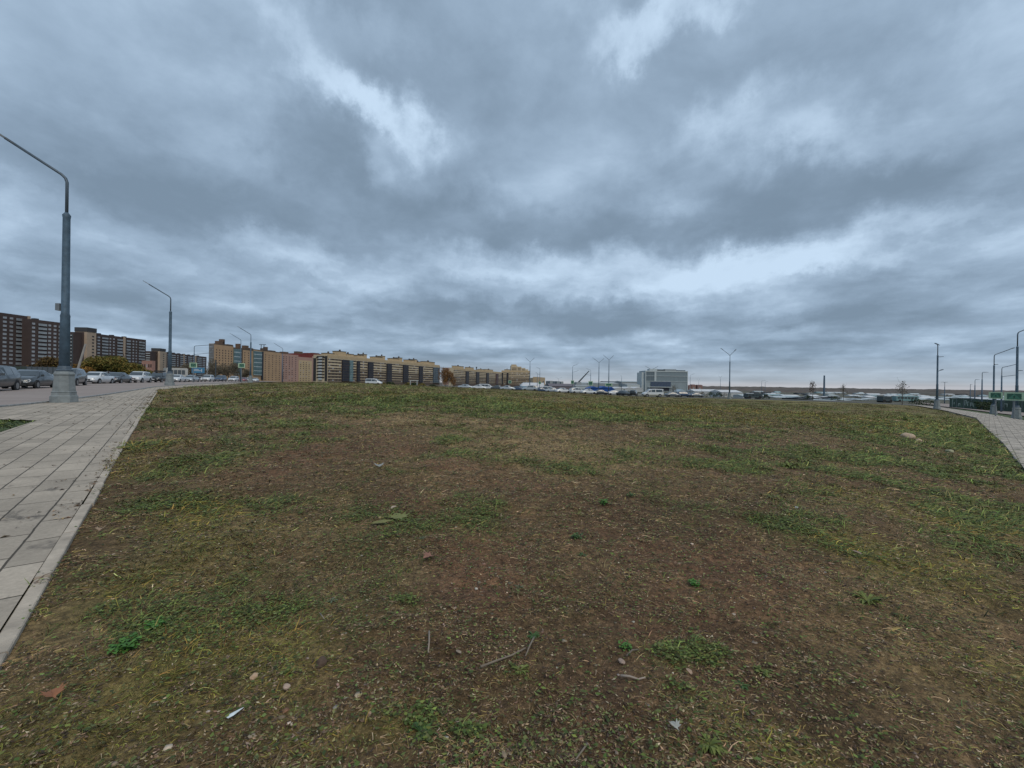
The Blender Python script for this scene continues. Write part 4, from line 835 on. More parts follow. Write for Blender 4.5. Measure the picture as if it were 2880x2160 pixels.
M_dglass = mat('bay_dark', (.03, .032, .042), .35, 0, .3, .4, 0, .25); M_tglass = mat('bay_teal', (.10, .17, .18), .25, 0, .4, .25, 0, .8); M_grey = mat('office_panel', (.25, .30, .32), .5, 0, .08, .2); M_lgrey = mat('office_frame', (.45, .50, .51), .6, 0, .05, .3)
WIN1 = {}
def unit_box(m):
    if m.name not in WIN1: WIN1[m.name] = MB().box(-.5, .5, -.5, .5, 0, 1).mesh('window_pane', m)
    return WIN1[m.name]
wr = random.Random(9)
class Bld:
    def __init__(s, label, a, b, H, zb, wall, depth=15, group=None, name='apartment_block', cat='apartment block', Ds=None):
        s.H = H; D = []
        for i, (px, py) in enumerate((a, b)):
            D.append(Ds[i] if Ds else (H + zb) * F / (yh(px) - py))
        p0 = Vector(((a[0] - 1440) / F * D[0], D[0], 0)); p1 = Vector(((b[0] - 1440) / F * D[1], D[1], 0))
        s.p0, s.d = p0, (p1 - p0).normalized(); s.L = (p1 - p0).length; s.depth = depth
        s.t = thing(name, label, cat, (p0.x, p0.y, CZ + zb), math.atan2(s.d.y, s.d.x), group); s.nw = 0; s.rest = {}; s.wall = wall; s.w = MB()
        s.D = D
    def X(s, px):
        u = (px - 1440) / F; den = s.d.x - u * s.d.y; return (u * s.p0.y - s.p0.x) / den
    def block(s, x0, x1, z1, y0=0, y1=None, z0=-3): s.w.box(x0, x1, y0, s.depth if y1 is None else y1, z0, z1); return s
    def finish(s, name='wall'):
        s.w.build(name, s.wall, s.t)
        for (n, m), mb in s.rest.items():
            o = mb.build(n, m, s.t); o['kind'] = 'stuff'
    def win(s, x, z, w, h, m=None, y=-.06, name='window', th=.16):
        m = m or (M_win if wr.random() < .82 else M_winl)
        if s.nw < 96:
            o = add_obj(name, unit_box(m), None, s.t); o.location = (x + w / 2, y, z); o.scale = (w, th, h)
        else: s.rest.setdefault((name, m), MB()).box(x, x + w, y - th / 2, y + th / 2, z, z + h)
        s.nw += 1
    def col(s, x0, x1, n0, n1, fh, h, m=None, z0=1.0, y=-.06):
        for k in range(n0, n1): s.win(x0, z0 + k * fh, x1 - x0, h, m, y)
    def part(s, name, m, *boxes):
        b = MB()
        for q in boxes: b.box(*q)
        return b.build(name, m, s.t)
# --- left brown towers
def brown(label, a, b, H, segs, beige, tower=None, n=15, side=None, zb=-1, steps=None, winm=None):
    B = Bld(label, a, b, H, zb, M_brown, 16, 'brown and beige tower blocks on the left'); fh = (H - 2.5) / n
    st = steps or [(0, B.L, H)]
    for x0, x1, h in st: B.block(x0, x1, h)
    for p0, p1 in beige: B.part('stair_panel', M_beige, (B.X(p0), B.X(p1), -.25, .5, -3, H * 1.005))
    for p0, p1, k in segs:
        x0, x1 = B.X(p0), B.X(p1)
        if k == 'w': B.col(x0 + .15, x1 - .15, 0, n, fh, 1.35, M_winl, 1.6)
        else: B.col(x0 + .1, x1 - .1, 0, n, fh, 1.55, M_balc, 1.3, -.5)
    if tower:
        x0, x1 = B.X(tower[0]), B.X(tower[1]); B.part('stair_tower', M_beige, (x0, x1, -2.5, 8, -3, H + .5)); B.part('tower_cap', M_roofd, (x0 - .3, x1 + .2, -2.8, 8.2, H + .51, H + 4.3))
        for k in range(n): B.win(x0 + (x1 - x0) * .55, 1.5 + k * fh, (x1 - x0) * .2, 1.2, M_win, -2.56)
    if side:
        x0 = B.X(side); B.part('side_wing', M_brown, (x0, 0, 1.5, 12, -3, H - .8))
        for k in range(n): B.part('balcony', M_lgrey, (x0 - 1.0, x0 - .02, 2, 7.5, 1.1 + k * fh, 1.9 + k * fh))
    for i in range(int(B.L / 14)):
        x = 5 + i * 14; B.part('roof_vent', M_roofd, (x, x + 2.4, 4, 7, H, H + 1.3))
    B.finish(); return B
brown('tall brown tower block cut off by the left edge of the view', (-110, 863), (80, 889), 43.5, [(-100, -90, 'w'), (-80, -50, 'b'), (-40, -20, 'w'), (5, 17, 'w'), (24, 35, 'w'), (41, 74, 'b')], [(75, 83)], n=15)
brown('brown tower block behind the nearest lamp with rows of pale windows', (84, 896), (182, 908), 41, [(87, 97, 'w'), (104, 129, 'b'), (133, 142, 'w'), (148, 157, 'w'), (161, 173, 'b'), (175, 181, 'w')], [], n=14)
brown('wide brown tower block with a rounded beige stair tower, behind the olive bush', (234, 933), (409, 955), 43, [(272, 280, 'w'), (284, 302, 'b'), (306, 311, 'w'), (316, 321, 'w'), (327, 343, 'b'), (353, 365, 'b'), (371, 376, 'w'), (380, 384, 'w'), (388, 405, 'b')], [(260, 267), (345, 351)], (235, 261), 14, 210, -2)
brown('more distant brown tower block left of the orange apartment block', (443, 987), (580, 1003), 42, [(470, 474, 'w'), (480, 492, 'b'), (497, 501, 'w'), (505, 514, 'b'), (519, 523, 'w'), (527, 538, 'b'), (541, 546, 'w'), (553, 566, 'b'), (569, 577, 'w')], [(460, 467), (515, 518), (547, 551)], (443, 459), 13, 426, -3)
def plain(label, a, b, H, zb, wall, rows_, cols, name='building', cat='building', depth=20, winm=None, Ds=None, group=None, wf=.5, roof=None, fh=None):
    B = Bld(label, a, b, H, zb, wall, depth, group, name, cat, Ds); B.block(0, B.L, H); fh = (H - 1.2) / max(rows_, 1)
    for c in range(cols):
        x = B.L * (c + .5 - wf / 2) / cols
        for k in range(rows_): B.win(x, 1.0 + k * fh, B.L / cols * wf, fh * .5, winm)
    if roof: B.part('roof', roof, (-.5, B.L + .5, -.5, depth + .5, H + .01, H + .8))
    B.finish(); return B
plain('pale grey block peeping out between two brown towers', (408, 998), (428, 999), 36, -3, M_lgrey, 9, 3, depth=5)
plain('low salmon pink building between two brown towers', (398, 1014), (427, 1014), 16, -2, mat('salmon', (.36, .20, .16), .8, 0, .1, .3), 3, 5, Ds=(330, 330), depth=3)
# --- orange block
def orange():
    B = Bld('long orange brick apartment block with teal glazed bays', (600, 965), (790, 988), 43, -1, M_orange, 6, None); n = 13; fh = 3.05; L_ = B.L
    xs = [B.X(p) for p in (600, 606, 655, 680, 711, 735, 790)]
    B.block(0, xs[2], 43).block(xs[2], xs[4], 41.0).block(xs[4], L_, 41.5)
    B.part('corner_balconies', mat('grey_balcony', (.19, .185, .18), .7), (-.6, -.01, -.3, 5.6, -3, 42.6))
    for k in range(n): B.part('balcony', M_balc, (-.9, -.61, .6, 4.8, 1.6 + k * fh, 2.9 + k * fh))
    def cols(p0, p1, c, m=M_win, w=1.35):
        x0, x1 = B.X(p0), B.X(p1)
        for i in range(c):
            x = x0 + (x1 - x0) * (i + .5) / c - w / 2
            for k in range(n - 1): B.win(x, 1.8 + k * fh, w, 1.3, m)
    cols(603, 654, 6); cols(682, 703, 2); cols(740, 790, 5)
    for p0, p1, m in ((655, 675, M_tglass), (711, 733, M_tglass)):
        x0, x1 = B.X(p0), B.X(p1); B.part('glazed_bay', m, (x0, x1, -1.4, .3, 8, 39.5))
        for k in range(12): B.part('bay_ledge', mat('teal_ledge', (.075, .13, .14), .5) if k % 2 else M_lgrey, (x0 - .1, x1 + .1, -1.6, -1.35, 8 + k * 2.7, 8.7 + k * 2.7))
    B.part('dark_bay', M_dglass, (B.X(734), B.X(738), -1.2, .3, 2, 40)); B.part('dark_strip', M_band, (B.X(676), B.X(681), -.4, .3, 2, 41.4)); 
    for p0, p1, h, z in ((615, 632, 3.8, 43), (626, 632, 6.5, 43), (690, 699, 4, 41.5), (672, 676, 5, 41.5), (741, 752, 3.4, 41.5), (749, 753, 5.6, 41.5), (760, 775, 1.6, 41.5), (640, 655, 1.2, 43), (700, 712, 1.4, 41.5)):
        B.part('roof_house', mat('roof_brick', (.13, .085, .06), .85), (B.X(p0), B.X(p1), .5, 5.5, z, z + h))
    B.part('parapet', M_band, (0, xs[2], -.15, .2, 42.3, 43.3), (xs[2], xs[4], -.15, .2, 39.6, 41.3), (xs[4], L_, -.15, .2, 41, 42))
    B.finish()
    b = on_ground(733, 560); t = thing('water_tank', 'spindly roof frame standing above the orange block', 'roof frame', (B.p0 + B.d * B.X(731)) + Vector((0, 5, CZ - 1 + 41.5)))
    MB().box(-4.5, 4.5, -.4, .4, 7.6, 8.3).box(-2.2, -1.6, -.3, .3, 0, 7.6).box(1.6, 2.2, -.3, .3, 0, 7.6).build('frame', M_dark, t)
orange()
# --- pink block with red upper storeys
def pink():
    B = Bld('pink brick block with red upper storeys beyond the orange block', (790, 990), (905, 1000), 43, -1, M_pink, 16); L_ = B.L; X = B.X
    B.block(0, X(838), 41).block(X(838), X(877), 38.5).block(X(877), L_, 41)
    B.part('red_storeys', M_red, (X(828), X(877), .8, 14, 30, 43.5), (X(866), X(905), .4, 14, 38.0, 46)); B.part('yellow_front', M_yell, (X(839), X(876), -.5, 1, -3, 33.5))
    for p0, p1, h in ((798, 813, 44.5), (838, 853, 47), (882, 900, 47)): B.part('roof_house', mat('roof_brick', (.13, .085, .06), .85), (X(p0), X(p1), 2, 9, 40, h))
    for p in (796, 803, 812, 820, 830):
        for k in range(13): B.win(X(p), 1.5 + k * 2.9, 1.5, 1.25)
    for p in (843, 851, 859, 867):
        for k in range(10): B.win(X(p), 1.5 + k * 3.1, 1.5, 1.25, None, -.58)
    for k in range(13): B.win(X(884), 1.5 + k * 3.0, X(890) - X(884), 1.7)
    B.finish()
pink()
# --- long striped blocks
def striped(label, a, b, H, zb, bays, houses, n, steps=None, first_dark=None, depth=18, bandfrom=0, Ds=None, wcols=None, end=False):
    B = Bld(label, a, b, H, zb, M_slab, depth, 'cream and brown striped apartment blocks', Ds=Ds); X = B.X; fh = (H - 3.5) / n; L_ = B.L
    for x0, x1, h in [(X(p) if i < 2 else p for i, p in enumerate(s)) for s in (steps or [])] or [(0, L_, H)]: B.block(x0, x1, h)
    if end: B.block(X(end[0]), 0, end[1], 1.5)
    spans = []; c = 0
    for p0, p1, m in bays: spans.append((c, X(p0))); c = X(p1)
    spans.append((c, L_)); bd = MB(); cb = MB()
    for x0, x1 in spans:
        if x1 - x0 < 1: continue
        for k in range(n):
            bd.box(x0 + .2, x1 - .2, -.05, .2, 1.2 + k * fh, 1.2 + k * fh + fh * (.76 if k < n * .4 else .45))
        q = max(1, int((x1 - x0) / 4.2))
        for i in range(q):
            for k in range(n): B.win(x0 + (x1 - x0) * (i + .28) / q, 1.35 + k * fh, min(1.9, (x1 - x0) / q * .5), fh * .40, None, -.1)
    bd.build('brickwork', M_band, B.t)
    MB().box(0, L_, -.22, .2, -3, .9).build('plinth', mat('plinth_brown', (.10, .075, .06), .85), B.t)
    MB().box(0, L_, -.12, .2, H - 3.0, H - .3).build('parapet', M_yell, B.t)
    for p0, p1, m in bays:
        x0, x1 = X(p0), X(p1); B.part('glazed_bay', m, (x0, x1, -1.5, .3, 1, H - 4.2)); l = MB()
        for k in range(n + 1): l.box(x0 - .08, x1 + .08, -1.62, -1.45, 1.0 + k * (H - 5.2) / n, 1.28 + k * (H - 5.2) / n)
        l.build('bay_trim', M_band if m is M_dglass else M_gsheet, B.t)
    for p0, p1, h in houses:
        B.part('roof_house', M_yell, (X(p0), X(p1), 3, 10, H - .5, H + h)); w = X(p1) - X(p0); B.part('roof_cap', M_roofd, (X(p0) - .3, X(p1) + .3, 2.7, 10.3, H + h + .01, H + h + .5)); B.part('vent', M_band, (X(p0) + w * .42, X(p0) + w * .52, 5, 6.5, H + h + .51, H + h + 2.2))
    B.finish(); return B
D_, T_ = M_dglass, M_tglass
B1 = striped('long cream and brown striped block with tall dark glazed bays', (921, 996), (1236, 1026), 27.5, -.6,
    [(960, 979, D_), (980, 990, T_), (1002, 1009, D_), (1033, 1047, D_), (1086, 1099, D_), (1132, 1146, D_), (1177, 1187, D_), (1217, 1234, mat('bay_blue', (.075, .10, .125), .4, 0, .3, .3, 0, .25))],
    [(925, 946, 1.4), (956, 979, 4.6), (980, 1000, 2.8), (1010, 1028, 2.6), (1028, 1037, 4.2), (1059, 1080, 2.8), (1080, 1088, 4.5), (1108, 1127, 3), (1127, 1136, 4.7), (1152, 1170, 3.2), (1169, 1177, 4.6), (1181, 1187, 2), (1199, 1227, 3.5)], 8)
_e = MB().box(-.4, -.02, .5, 3.2, 1, 26).box(-.4, -.02, 14.5, 17.8, 1, 24).box(-.3, -.02, 3.3, 14.4, 24, 25); _e.build('end_frame', mat('black_frame', (.03, .028, .028), .6), B1.t)
for k in range(8): B1.part('balcony', M_wsheet if k else M_lgrey, (-1.2, -.41, 6.5, 10.5, 2.2 + k * 3.0, 3.9 + k * 3.0)); B1.part('balcony_recess', MATS['black_frame'], (-.35, -.02, 4.0, 13.5, 3.95 + k * 3.0, 5.1 + k * 3.0))
B2 = striped('second striped block beyond the orange birches', (1275, 1033), (1412, 1046), 27, -1.2, [(1309, 1317, D_), (1338, 1346, D_), (1367, 1373, D_), (1394, 1400, mat('bay_maroon', (.075, .035, .035), .5, 0, .2, .3))],
    [(1285, 1308, 3.6), (1321, 1336, 3.4), (1355, 1364, 2), (1372, 1390, 3)], 8, depth=8)
B3 = striped('end of the second striped block with a dark arched bay', (1410, 1041), (1438, 1040), 25, -1.6, [(1411, 1415, D_), (1425, 1430, D_)], [(1418, 1434, 1.5)], 8, Ds=(745, 745))
B4 = striped('tallest striped block stepping down to the right of the dark arch', (1437, 1041), (1491, 1041), 25.5, -1.8, [], [], 8, depth=14, Ds=(748, 752))
for p0, p1, h in ((1437, 1454, 8.6), (1454, 1466, 6.8), (1466, 1477, 4.6), (1477, 1485, 2.4)):
    B4.part('upper_storey', M_slab, (B4.X(p0), B4.X(p1) - .01, 0, 14, 25.51, 25.5 + h)); B4.part('brickwork', M_band, *[(B4.X(p0) + 1, B4.X(p1) - 1, -.1, .2, 26 + 2.9 * k, 27.4 + 2.9 * k) for k in range(int(h / 2.9))]) if h > 2.9 else None
B4.part('roof_house', M_yell, (B4.X(1439), B4.X(1452), 3, 9, 34.1, 36))
def vent_stack():
    t = B2.t; MB().lathe([(26, .9), (31.5, .9), (31.6, 1.5), (33.2, 1.5)], 10, 0, (B2.X(1347.5), 6)).build('chimney', M_dark, t)
vent_stack()
plain('pinkish tower behind the orange birches', (1244, 1033), (1262, 1033), 45, -2, M_pink, 12, 2, winm=M_win, name='apartment_block', cat='apartment block')
plain('beige twin-winged tower with dark bays right of the striped blocks', (1488, 1062), (1512, 1060), 36, -3, M_yell, 1, 3, winm=M_dglass, wf=.35, name='apartment_block', cat='apartment block')
plain('beige flat-topped tower above the white arched hall', (1511, 1059), (1533, 1061), 36, -3, M_yell, 1, 2, winm=M_dglass, wf=.35, name='apartment_block', cat='apartment block')
for p0, p1, y, lab in ((1535, 1547, 1070, 'left one of three small grey towers above the arch'), (1550, 1567, 1071, 'middle and widest of three small grey towers above the arch'), (1569, 1578, 1072, 'right one of three small grey towers above the arch')):
    plain(lab, (p0, y), (p1, y), 30, -6, M_gsheet, 5, 2, name='apartment_block', cat='apartment block', group='three small grey towers')
# --- grey office block
def office():
    B = Bld('grey panelled office building with a blue glazed front', (1815, 1043), (1933, 1045), 21, -3.5, M_grey, 26, None, 'office_building', 'office building', (520, 520)); X = B.X; H = (yh(1870) - 1042) / F * 520 + 3.5; B.block(0, B.L, H)
    B.part('side_wing', M_lgrey, (X(1806), 0, 2, 22, -3, H - 2.0)); L_ = B.L
    fr = MB()
    for z in (H - 1.3, H * .70, H * .41): fr.box(-.4, L_ + .3, -.5, 0, z, z + (1.3 if z > H - 2 else .5))
    for p0, p1 in ((1814.5, 1816.5), (1840, 1845), (1932, 1934)): fr.box(X(p0), X(p1), -.55, -.01, H * .41 if p0 == 1840 else -3, H)
    fr.build('facade_frame', M_lgrey, B.t)
    B.part('blue_glazing', glass('office_blue', (.03, .055, .10), .1), (X(1830), X(1886), -.9, -.52, 2.8, 8.9)); B.part('canopy', M_lgrey, (X(1822), X(1888), -2, -.6, 1.9, 2.7)); B.part('ground_floor', M_dglass, (X(1828), X(1882), -.5, .1, -2, 1.8))
    for c in range(7):
        x = X(1847) + (X(1931) - X(1847)) * c / 7; w = (X(1931) - X(1847)) / 7
        for z0, z1 in ((H * .70 + .7, H - 1.5), (H * .41 + .7, H * .70 - .2)):
            B.win(x + .15, z0, w - .3, z1 - z0, mat('office_glass', (.19, .235, .255), .3, 0, .1, .3, 0, .6), -.02)
    for c in range(2):
        x = X(1817) + (X(1840) - X(1817)) * c / 2; w = (X(1840) - X(1817)) / 2
        for z0, z1 in ((H * .70 + .7, H - 1.5), (H * .41 + .7, H * .70 - .2)): B.win(x + .15, z0, w - .3, z1 - z0, mat('office_glass_deep', (.12, .155, .175), .3, 0, .1, .3, 0, .6), -.02)
    B.part('plant_room', M_lgrey, (X(1830), X(1852), 5, 14, H, H + 2.4)); B.part('roof_units', M_dark, (X(1853), X(1872), 4, 12, H, H + 1.8)); B.part('roof_units', M_gsheet, (X(1873), X(1905), 4, 12, H, H + 2.2)); B.part('roof_units', M_dark, (X(1908), X(1931), 4, 12, H, H + 1.1))
    for p, q in ((1832, -6), (1840, 6)): MB().tube([(X(p), 5, H + 2.3), (X(p) + q, 5, H + 5.5)], .16, 6).build('antenna', M_dark, B.t)
    B.finish()
office()
# --- tents, halls and sheds
def shed(px0, px1, D, zt_py, zb_py, col, roofc, lab, rise=.25, depth=20, name='shed', cat='shed', group=None, gables=1, doors=3):
    x0 = (px0 - 1440) / F * D; x1 = (px1 - 1440) / F * D; zt = P((px0 + px1) / 2, zt_py, D).z; zb = P((px0 + px1) / 2, zb_py, D).z; gz_ = gz((x0 + x1) / 2, D) ; base = min(zb, gz_) - .5
    t = thing(name, lab, cat, ((x0 + x1) / 2, D, base), 0, group); w = x1 - x0; h = zt - base; e = h - rise * (zt - zb)
    MB().box(-w / 2, w / 2, 0, depth, 0, e).build('wall', col, t); r = MB()
    if gables == 0: r.add([(-w / 2 - .3, -.3, e + .01), (w / 2 + .3, -.3, e + .01), (w / 2 + .3, depth / 2, h), (-w / 2 - .3, depth / 2, h), (w / 2 + .3, depth, e + .01), (-w / 2 - .3, depth, e + .01)], [(0, 1, 2, 3), (3, 2, 4, 5), (1, 4, 2), (0, 3, 5), (0, 5, 4, 1)])
    else:
        g = w / gables
        for i in range(gables):
            a = -w / 2 + i * g; r.add([(a, -.3, e + .01), (a + g, -.3, e + .01), (a + g / 2, -.3, h), (a, depth, e + .01), (a + g, depth, e + .01), (a + g / 2, depth, h)], [(0, 1, 2), (0, 2, 5, 3), (1, 4, 5, 2), (3, 5, 4), (0, 3, 4, 1)])
    r.build('roof', roofc, t)
    for i in range(doors):
        a = -w / 2 + w * (i + .3) / doors; MB().box(a, a + w / doors * .35, -.08, -.01, .3, e * .62).build('gate', M_gsheet if col is not M_gsheet else M_dark, t)
    return t
def arched_hall():
    D = 300; t = thing('arched_hall', 'white arched fabric hall with a round arch porch', 'hall', ((1497 - 1440) / F * D, D, P(1497, 1094, D).z - 1.5)); w = (1531 - 1462) / F * D / 2; h = (1094 - 1076) / F * D + 1.5
    m = MB(); n = 12; vs = []; fs = []
    for k in range(n + 1):
        a = math.pi * k / n
        for x, hh in ((-w, .72), (-w * .72, 1), (w, 1)): vs.append((x, 9 - math.cos(a) * 9, math.sin(a) ** .8 * h * hh))
    for k in range(n):
        for j in range(2): i = k * 3 + j; fs.append((i, i + 1, i + 4, i + 3))
    m.add(vs, fs); me = m.build('shell', mat('white_membrane', (.55, .56, .58), .6, 0, .05, .3), t, True); me.modifiers.new('thick', 'SOLIDIFY').thickness = .1
    c = (1537 - 1497) / F * D
    m = MB(); 
    for r0, r1, y0, nm, mt in ((3.1, 2.5, -1.5, 'arch', mat('arch_blue', (.10, .15, .22), .6)), (2.5, 0, -1.2, 'arch_front', mat('arch_pale', (.50, .48, .50), .6))):
        g = MB(); vs = []; fs = []; n = 14
        for k in range(n + 1):
            a = math.pi * k / n
            for r in (r0, r1):
                for y in (y0, 6): vs.append((c + math.cos(a) * r, y, 1.2 + math.sin(a) * r * 1.0))
        for k in range(n):
            i = k * 4; fs += [(i, i + 4, i + 6, i + 2), (i + 1, i + 3, i + 7, i + 5), (i, i + 1, i + 5, i + 4), (i + 2, i + 6, i + 7, i + 3)]
        g.add(vs, fs); g.build(nm, mt, t)
    g = MB()
    for i in range(9): x = -w + 2 * w * i / 8; g.box(x - .12, x + .12, -.5, -.3, 0, h * .5)
    g.build('ribs', M_gsheet, t)
arched_hall()
M_purp = mat('dull_mauve_roof', (.155, .135, .15), .8, 0, .08, .4); M_bluet = mat('blue_canvas', (.012, .075, .30), .6, 0, .15, .4); M_bw = mat('dark_blue_fence', (.05, .10, .14), .7, 0, .3, .3)
shed(1546, 1620, 290, 1079, 1094, M_purp, M_purp, 'long low mauve roofed hall right of the round arch', .5, 30, gables=0, name='market_hall', cat='hall')
shed(1440, 1480, 240, 1087, 1096, M_bw, M_teal, 'low teal roofed stall left of the white arched hall', .35, 10, gables=2, name='market_stall', cat='stall')
shed(1458, 1502, 225, 1086, 1096, M_bw, mat('steel_blue_roof', (.10, .17, .22), .6), 'blue roofed stalls in front of the white arched hall', .5, 8, gables=0, name='market_stall', cat='stall')
for p0, p1, y, lab in ((1654, 1686, 1086.5, 'left blue market tent'), (1686, 1712, 1086, 'middle and highest blue market tent'), (1711, 1727, 1088, 'right and smallest blue market tent')):
    shed(p0, p1, 200, y, 1099, M_bluet, M_bluet, lab + ' under the twin-armed lamps', .45, 9, gables=1, name='market_tent', cat='tent', group='blue market tents', doors=0)
shed(1630, 1740, 520, 1074, 1090, M_gsheet, M_wsheet, 'long pale factory roof behind the crane', .25, 60, gables=0, name='factory', cat='factory', doors=5)
shed(1700, 1738, 700, 1072, 1085, M_gsheet, M_dark, 'grey factory block right behind the twin-armed lamps', .3, 50, gables=0, name='factory', cat='factory')
shed(1747, 1806, 640, 1071, 1090, M_gsheet, M_lgrey, 'pale factory buildings left of the grey office building', .15, 50, gables=0, name='factory', cat='factory', doors=6)
shed(1764, 1800, 500, 1079, 1094, M_lgrey, M_wsheet, 'pale flat-roofed works building touching the left of the office', .15, 40, gables=0, name='factory', cat='factory')
for i, (p0, p1) in enumerate(((1731, 1757), (1757, 1783), (1783, 1808))):
    shed(p0, p1, 330, 1088, 1096, M_wsheet, mat('white_tarp', (.60, .61, .62), .7, 0, .05, .3), ('left', 'middle', 'right')[i] + ' one of the three white tents left of the office building', .6, 20, gables=1, name='white_tent', cat='tent', group='white tents left of the office', doors=0)
shed(1620, 1655, 230, 1083, 1098, M_lgrey, M_wsheet, 'pale kiosk standing under the leaning crane boom', .12, 8, gables=0, name='kiosk', cat='kiosk', doors=1)
shed(1630, 1650, 320, 1079, 1094, M_lgrey, M_lgrey, 'boxy white cabin left of the blue tents', .1, 8, gables=0, name='kiosk', cat='kiosk', doors=1)
M_tarp = MATS['white_tarp']
shed(1954, 2024, 330, 1095, 1106, M_wsheet, M_tarp, 'long white-roofed shed directly right of the office building', .55, 16, gables=0, group='white roofed sheds', doors=4)
shed(2030, 2088, 290, 1097, 1110, M_wsheet, M_tarp, 'white-roofed shed behind the tall lone twin lamp', .5, 18, gables=0, group='white roofed sheds', doors=4)
shed(1907, 1930, 300, 1095, 1114, M_wsheet, mat('pale_blue_roof', (.34, .42, .47), .6), 'small pale blue gabled house by the office corner', .35, 10, gables=1, name='house', cat='house')
shed(2090, 2130, 220, 1110, 1119, M_wsheet, M_lgrey, 'low pale shed left of the long dark vehicle', .4, 10, gables=0, group='white roofed sheds')
# --- the scattered sheds of the far industrial estate
GI = 'scattered low roofs of the far industrial estate'
rs = random.Random(3)
ADJ = {'w': ('white', M_wsheet, M_tarp), 't': ('teal', M_teal, mat('teal_roof', (.27, .37, .38), .5)), 'g': ('grey', M_gsheet, M_lgrey), 'd': ('dark', M_dark, M_roofd), 'c': ('cream', mat('cream_wall', (.40, .38, .30), .7), M_lgrey)}
ROOFS = [(2142, 2172, 1110, 'w'), (2160, 2210, 1107, 't'), (2205, 2250, 1109, 'w'), (2200, 2262, 1113, 't'), (2250, 2270, 1115, 'g'), (2288, 2312, 1116, 'w'), (2318, 2350, 1102, 'g'), (2330, 2372, 1101, 'w'), (2328, 2358, 1124, 'c'), (2376, 2396, 1121, 'g'), (2398, 2420, 1120, 'w'), (2410, 2432, 1104, 'g'), (2424, 2446, 1121, 'c'), (2443, 2480, 1105, 'w'), (2456, 2471, 1100, 'w'), (2470, 2510, 1107, 'w'), (2440, 2470, 1119, 'g'), (2503, 2532, 1108, 'g'), (2510, 2540, 1113, 'w'), (2528, 2572, 1107, 't'), (2560, 2600, 1110, 'w'), (2570, 2625, 1113, 't'), (2596, 2640, 1115, 'w'), (2650, 2700, 1115, 'g'), (2640, 2676, 1119, 'w'), (2700, 2760, 1116, 'g'), (2745, 2800, 1117, 'w'), (2800, 2880, 1119, 'g'), (1955, 1990, 1104, 'g'), (2000, 2028, 1108, 'c'), (2060, 2100, 1106, 'g'), (2180, 2195, 1103, 'w'), (2270, 2285, 1119, 'd')]
LM = [(2052, 'tall lone twin lamp'), (2147, 'two faint thin lamps'), (2284, 'slender rusty tree'), (2318, 'dark chimney'), (2372, 'bare slender tree'), (2485, 'dark lorry body'), (2542, 'leafless young tree'), (2636, 'round-headed lamp'), (2735, 'small receding lamps'), (2800, 'left green sign'), (2853, 'right green sign')]
USED = set()
for _ in range(95):
    a = rs.uniform(2090, 2860); ROOFS.append((a, a + rs.uniform(9, 34), yh(a) + rs.uniform(9, 26), rs.choice('wwwtggcd')))
for i, (p0, p1, y, c) in enumerate(ROOFS):
    y += 1.5; D = beyond((p0 + p1) / 2, y + 4.5); n_, wl, rf = ADJ[c]
    xs = 'far left' if p0 < 2100 else 'left of the dark chimney' if p0 < 2300 else 'right of the dark chimney' if p0 < 2440 else 'left of the round-headed lamp' if p0 < 2600 else 'right of the round-headed lamp'
    sz_ = 'narrow' if p1 - p0 < 17 else 'medium' if p1 - p0 < 26 else 'broad'; rw = 'nearest row' if D < 520 else 'middle row' if D < 850 else 'farthest row'; cl = min(LM, key=lambda q: abs(q[0] - (p0 + p1) / 2)); sd = 'left of' if (p0 + p1) / 2 < cl[0] else 'right of'
    lb = '%s %s roofed shed in the %s, %s the %s' % (sz_, n_, rw, sd, cl[1])
    if lb in USED: continue
    USED.add(lb); shed(p0, p1, D, y, y + rs.uniform(4, 7), wl, rf, lb, rs.uniform(.3, .6), 14, gables=0 if rs.random() < .7 else 2, group=GI, doors=2)
# far brick houses above the ridge's left end
for p0, p1, y, lab in ((1937, 1945, 1083, 'small'), (1946, 1957, 1081, 'wider'), (1962, 1976, 1082, 'rightmost')):
    plain(lab + ' pink brick block far off just right of the office building', (p0, y), (p1, y), 34, -14, mat('far_pink', (.25, .15, .13), .8), 6, 2, name='apartment_block', cat='apartment block', Ds=(1300, 1300), group='far pink blocks') if False else shed(p0, p1, 1300, y, 1096, mat('far_pink', (.25, .15, .13), .8), mat('far_red_roof', (.20, .11, .10), .8), lab + ' pink brick block far off just right of the office building', .15, 20, gables=0, name='apartment_block', cat='apartment block', group='far pink blocks', doors=1)
# ================================================================ wooded ridge on the horizon
def ridge():
    n = 520; ths = np.radians(np.linspace(-60, 62, n)); m = 26; V = []; C = []
    r0 = 1500; r1 = 3600
    for j in range(m):
        f = j / (m - 1); r = r0 + (r1 - r0) * f; x = r * np.sin(ths); y = r * np.cos(ths)
        top = 3.0 - 3.0 * np.clip(ths - .45, 0, 1); g = Gz(x, y); h = -16 + CZ + (top + 16) * (f ** .55)
        nz = (fbm(x, y, .012, 121, 4) - .5) * 12 * (f > 0) + (fbm(x, y, .05, 131, 2) - .5) * 5
        z = np.maximum(h + nz * (.5 + .5 * f), g + 1) if j else g * 0 - 40
        V.append(np.stack([x, y, z], 1)); t = fbm(x, y, .006, 141, 4)[:, None]; q = fbm(x, y, .05, 151, 3)[:, None]
        C.append((np.array((.135, .095, .082)) * (1 - t) + np.array((.085, .090, .075)) * t) * (.5 + 1.0 * q))
    V = np.vstack(V); C = np.vstack(C); i = np.arange(n - 1)[None, :]; j = np.arange(m - 1)[:, None]
    Fq = np.stack([j * n + i, j * n + i + 1, (j + 1) * n + i + 1, (j + 1) * n + i], -1).reshape(-1, 4)
    me = np_mesh('distant_hill', V, Fq, tint_mat('ridge_woods', 1, None), C, False); structure('distant_hill', me)
ridge()
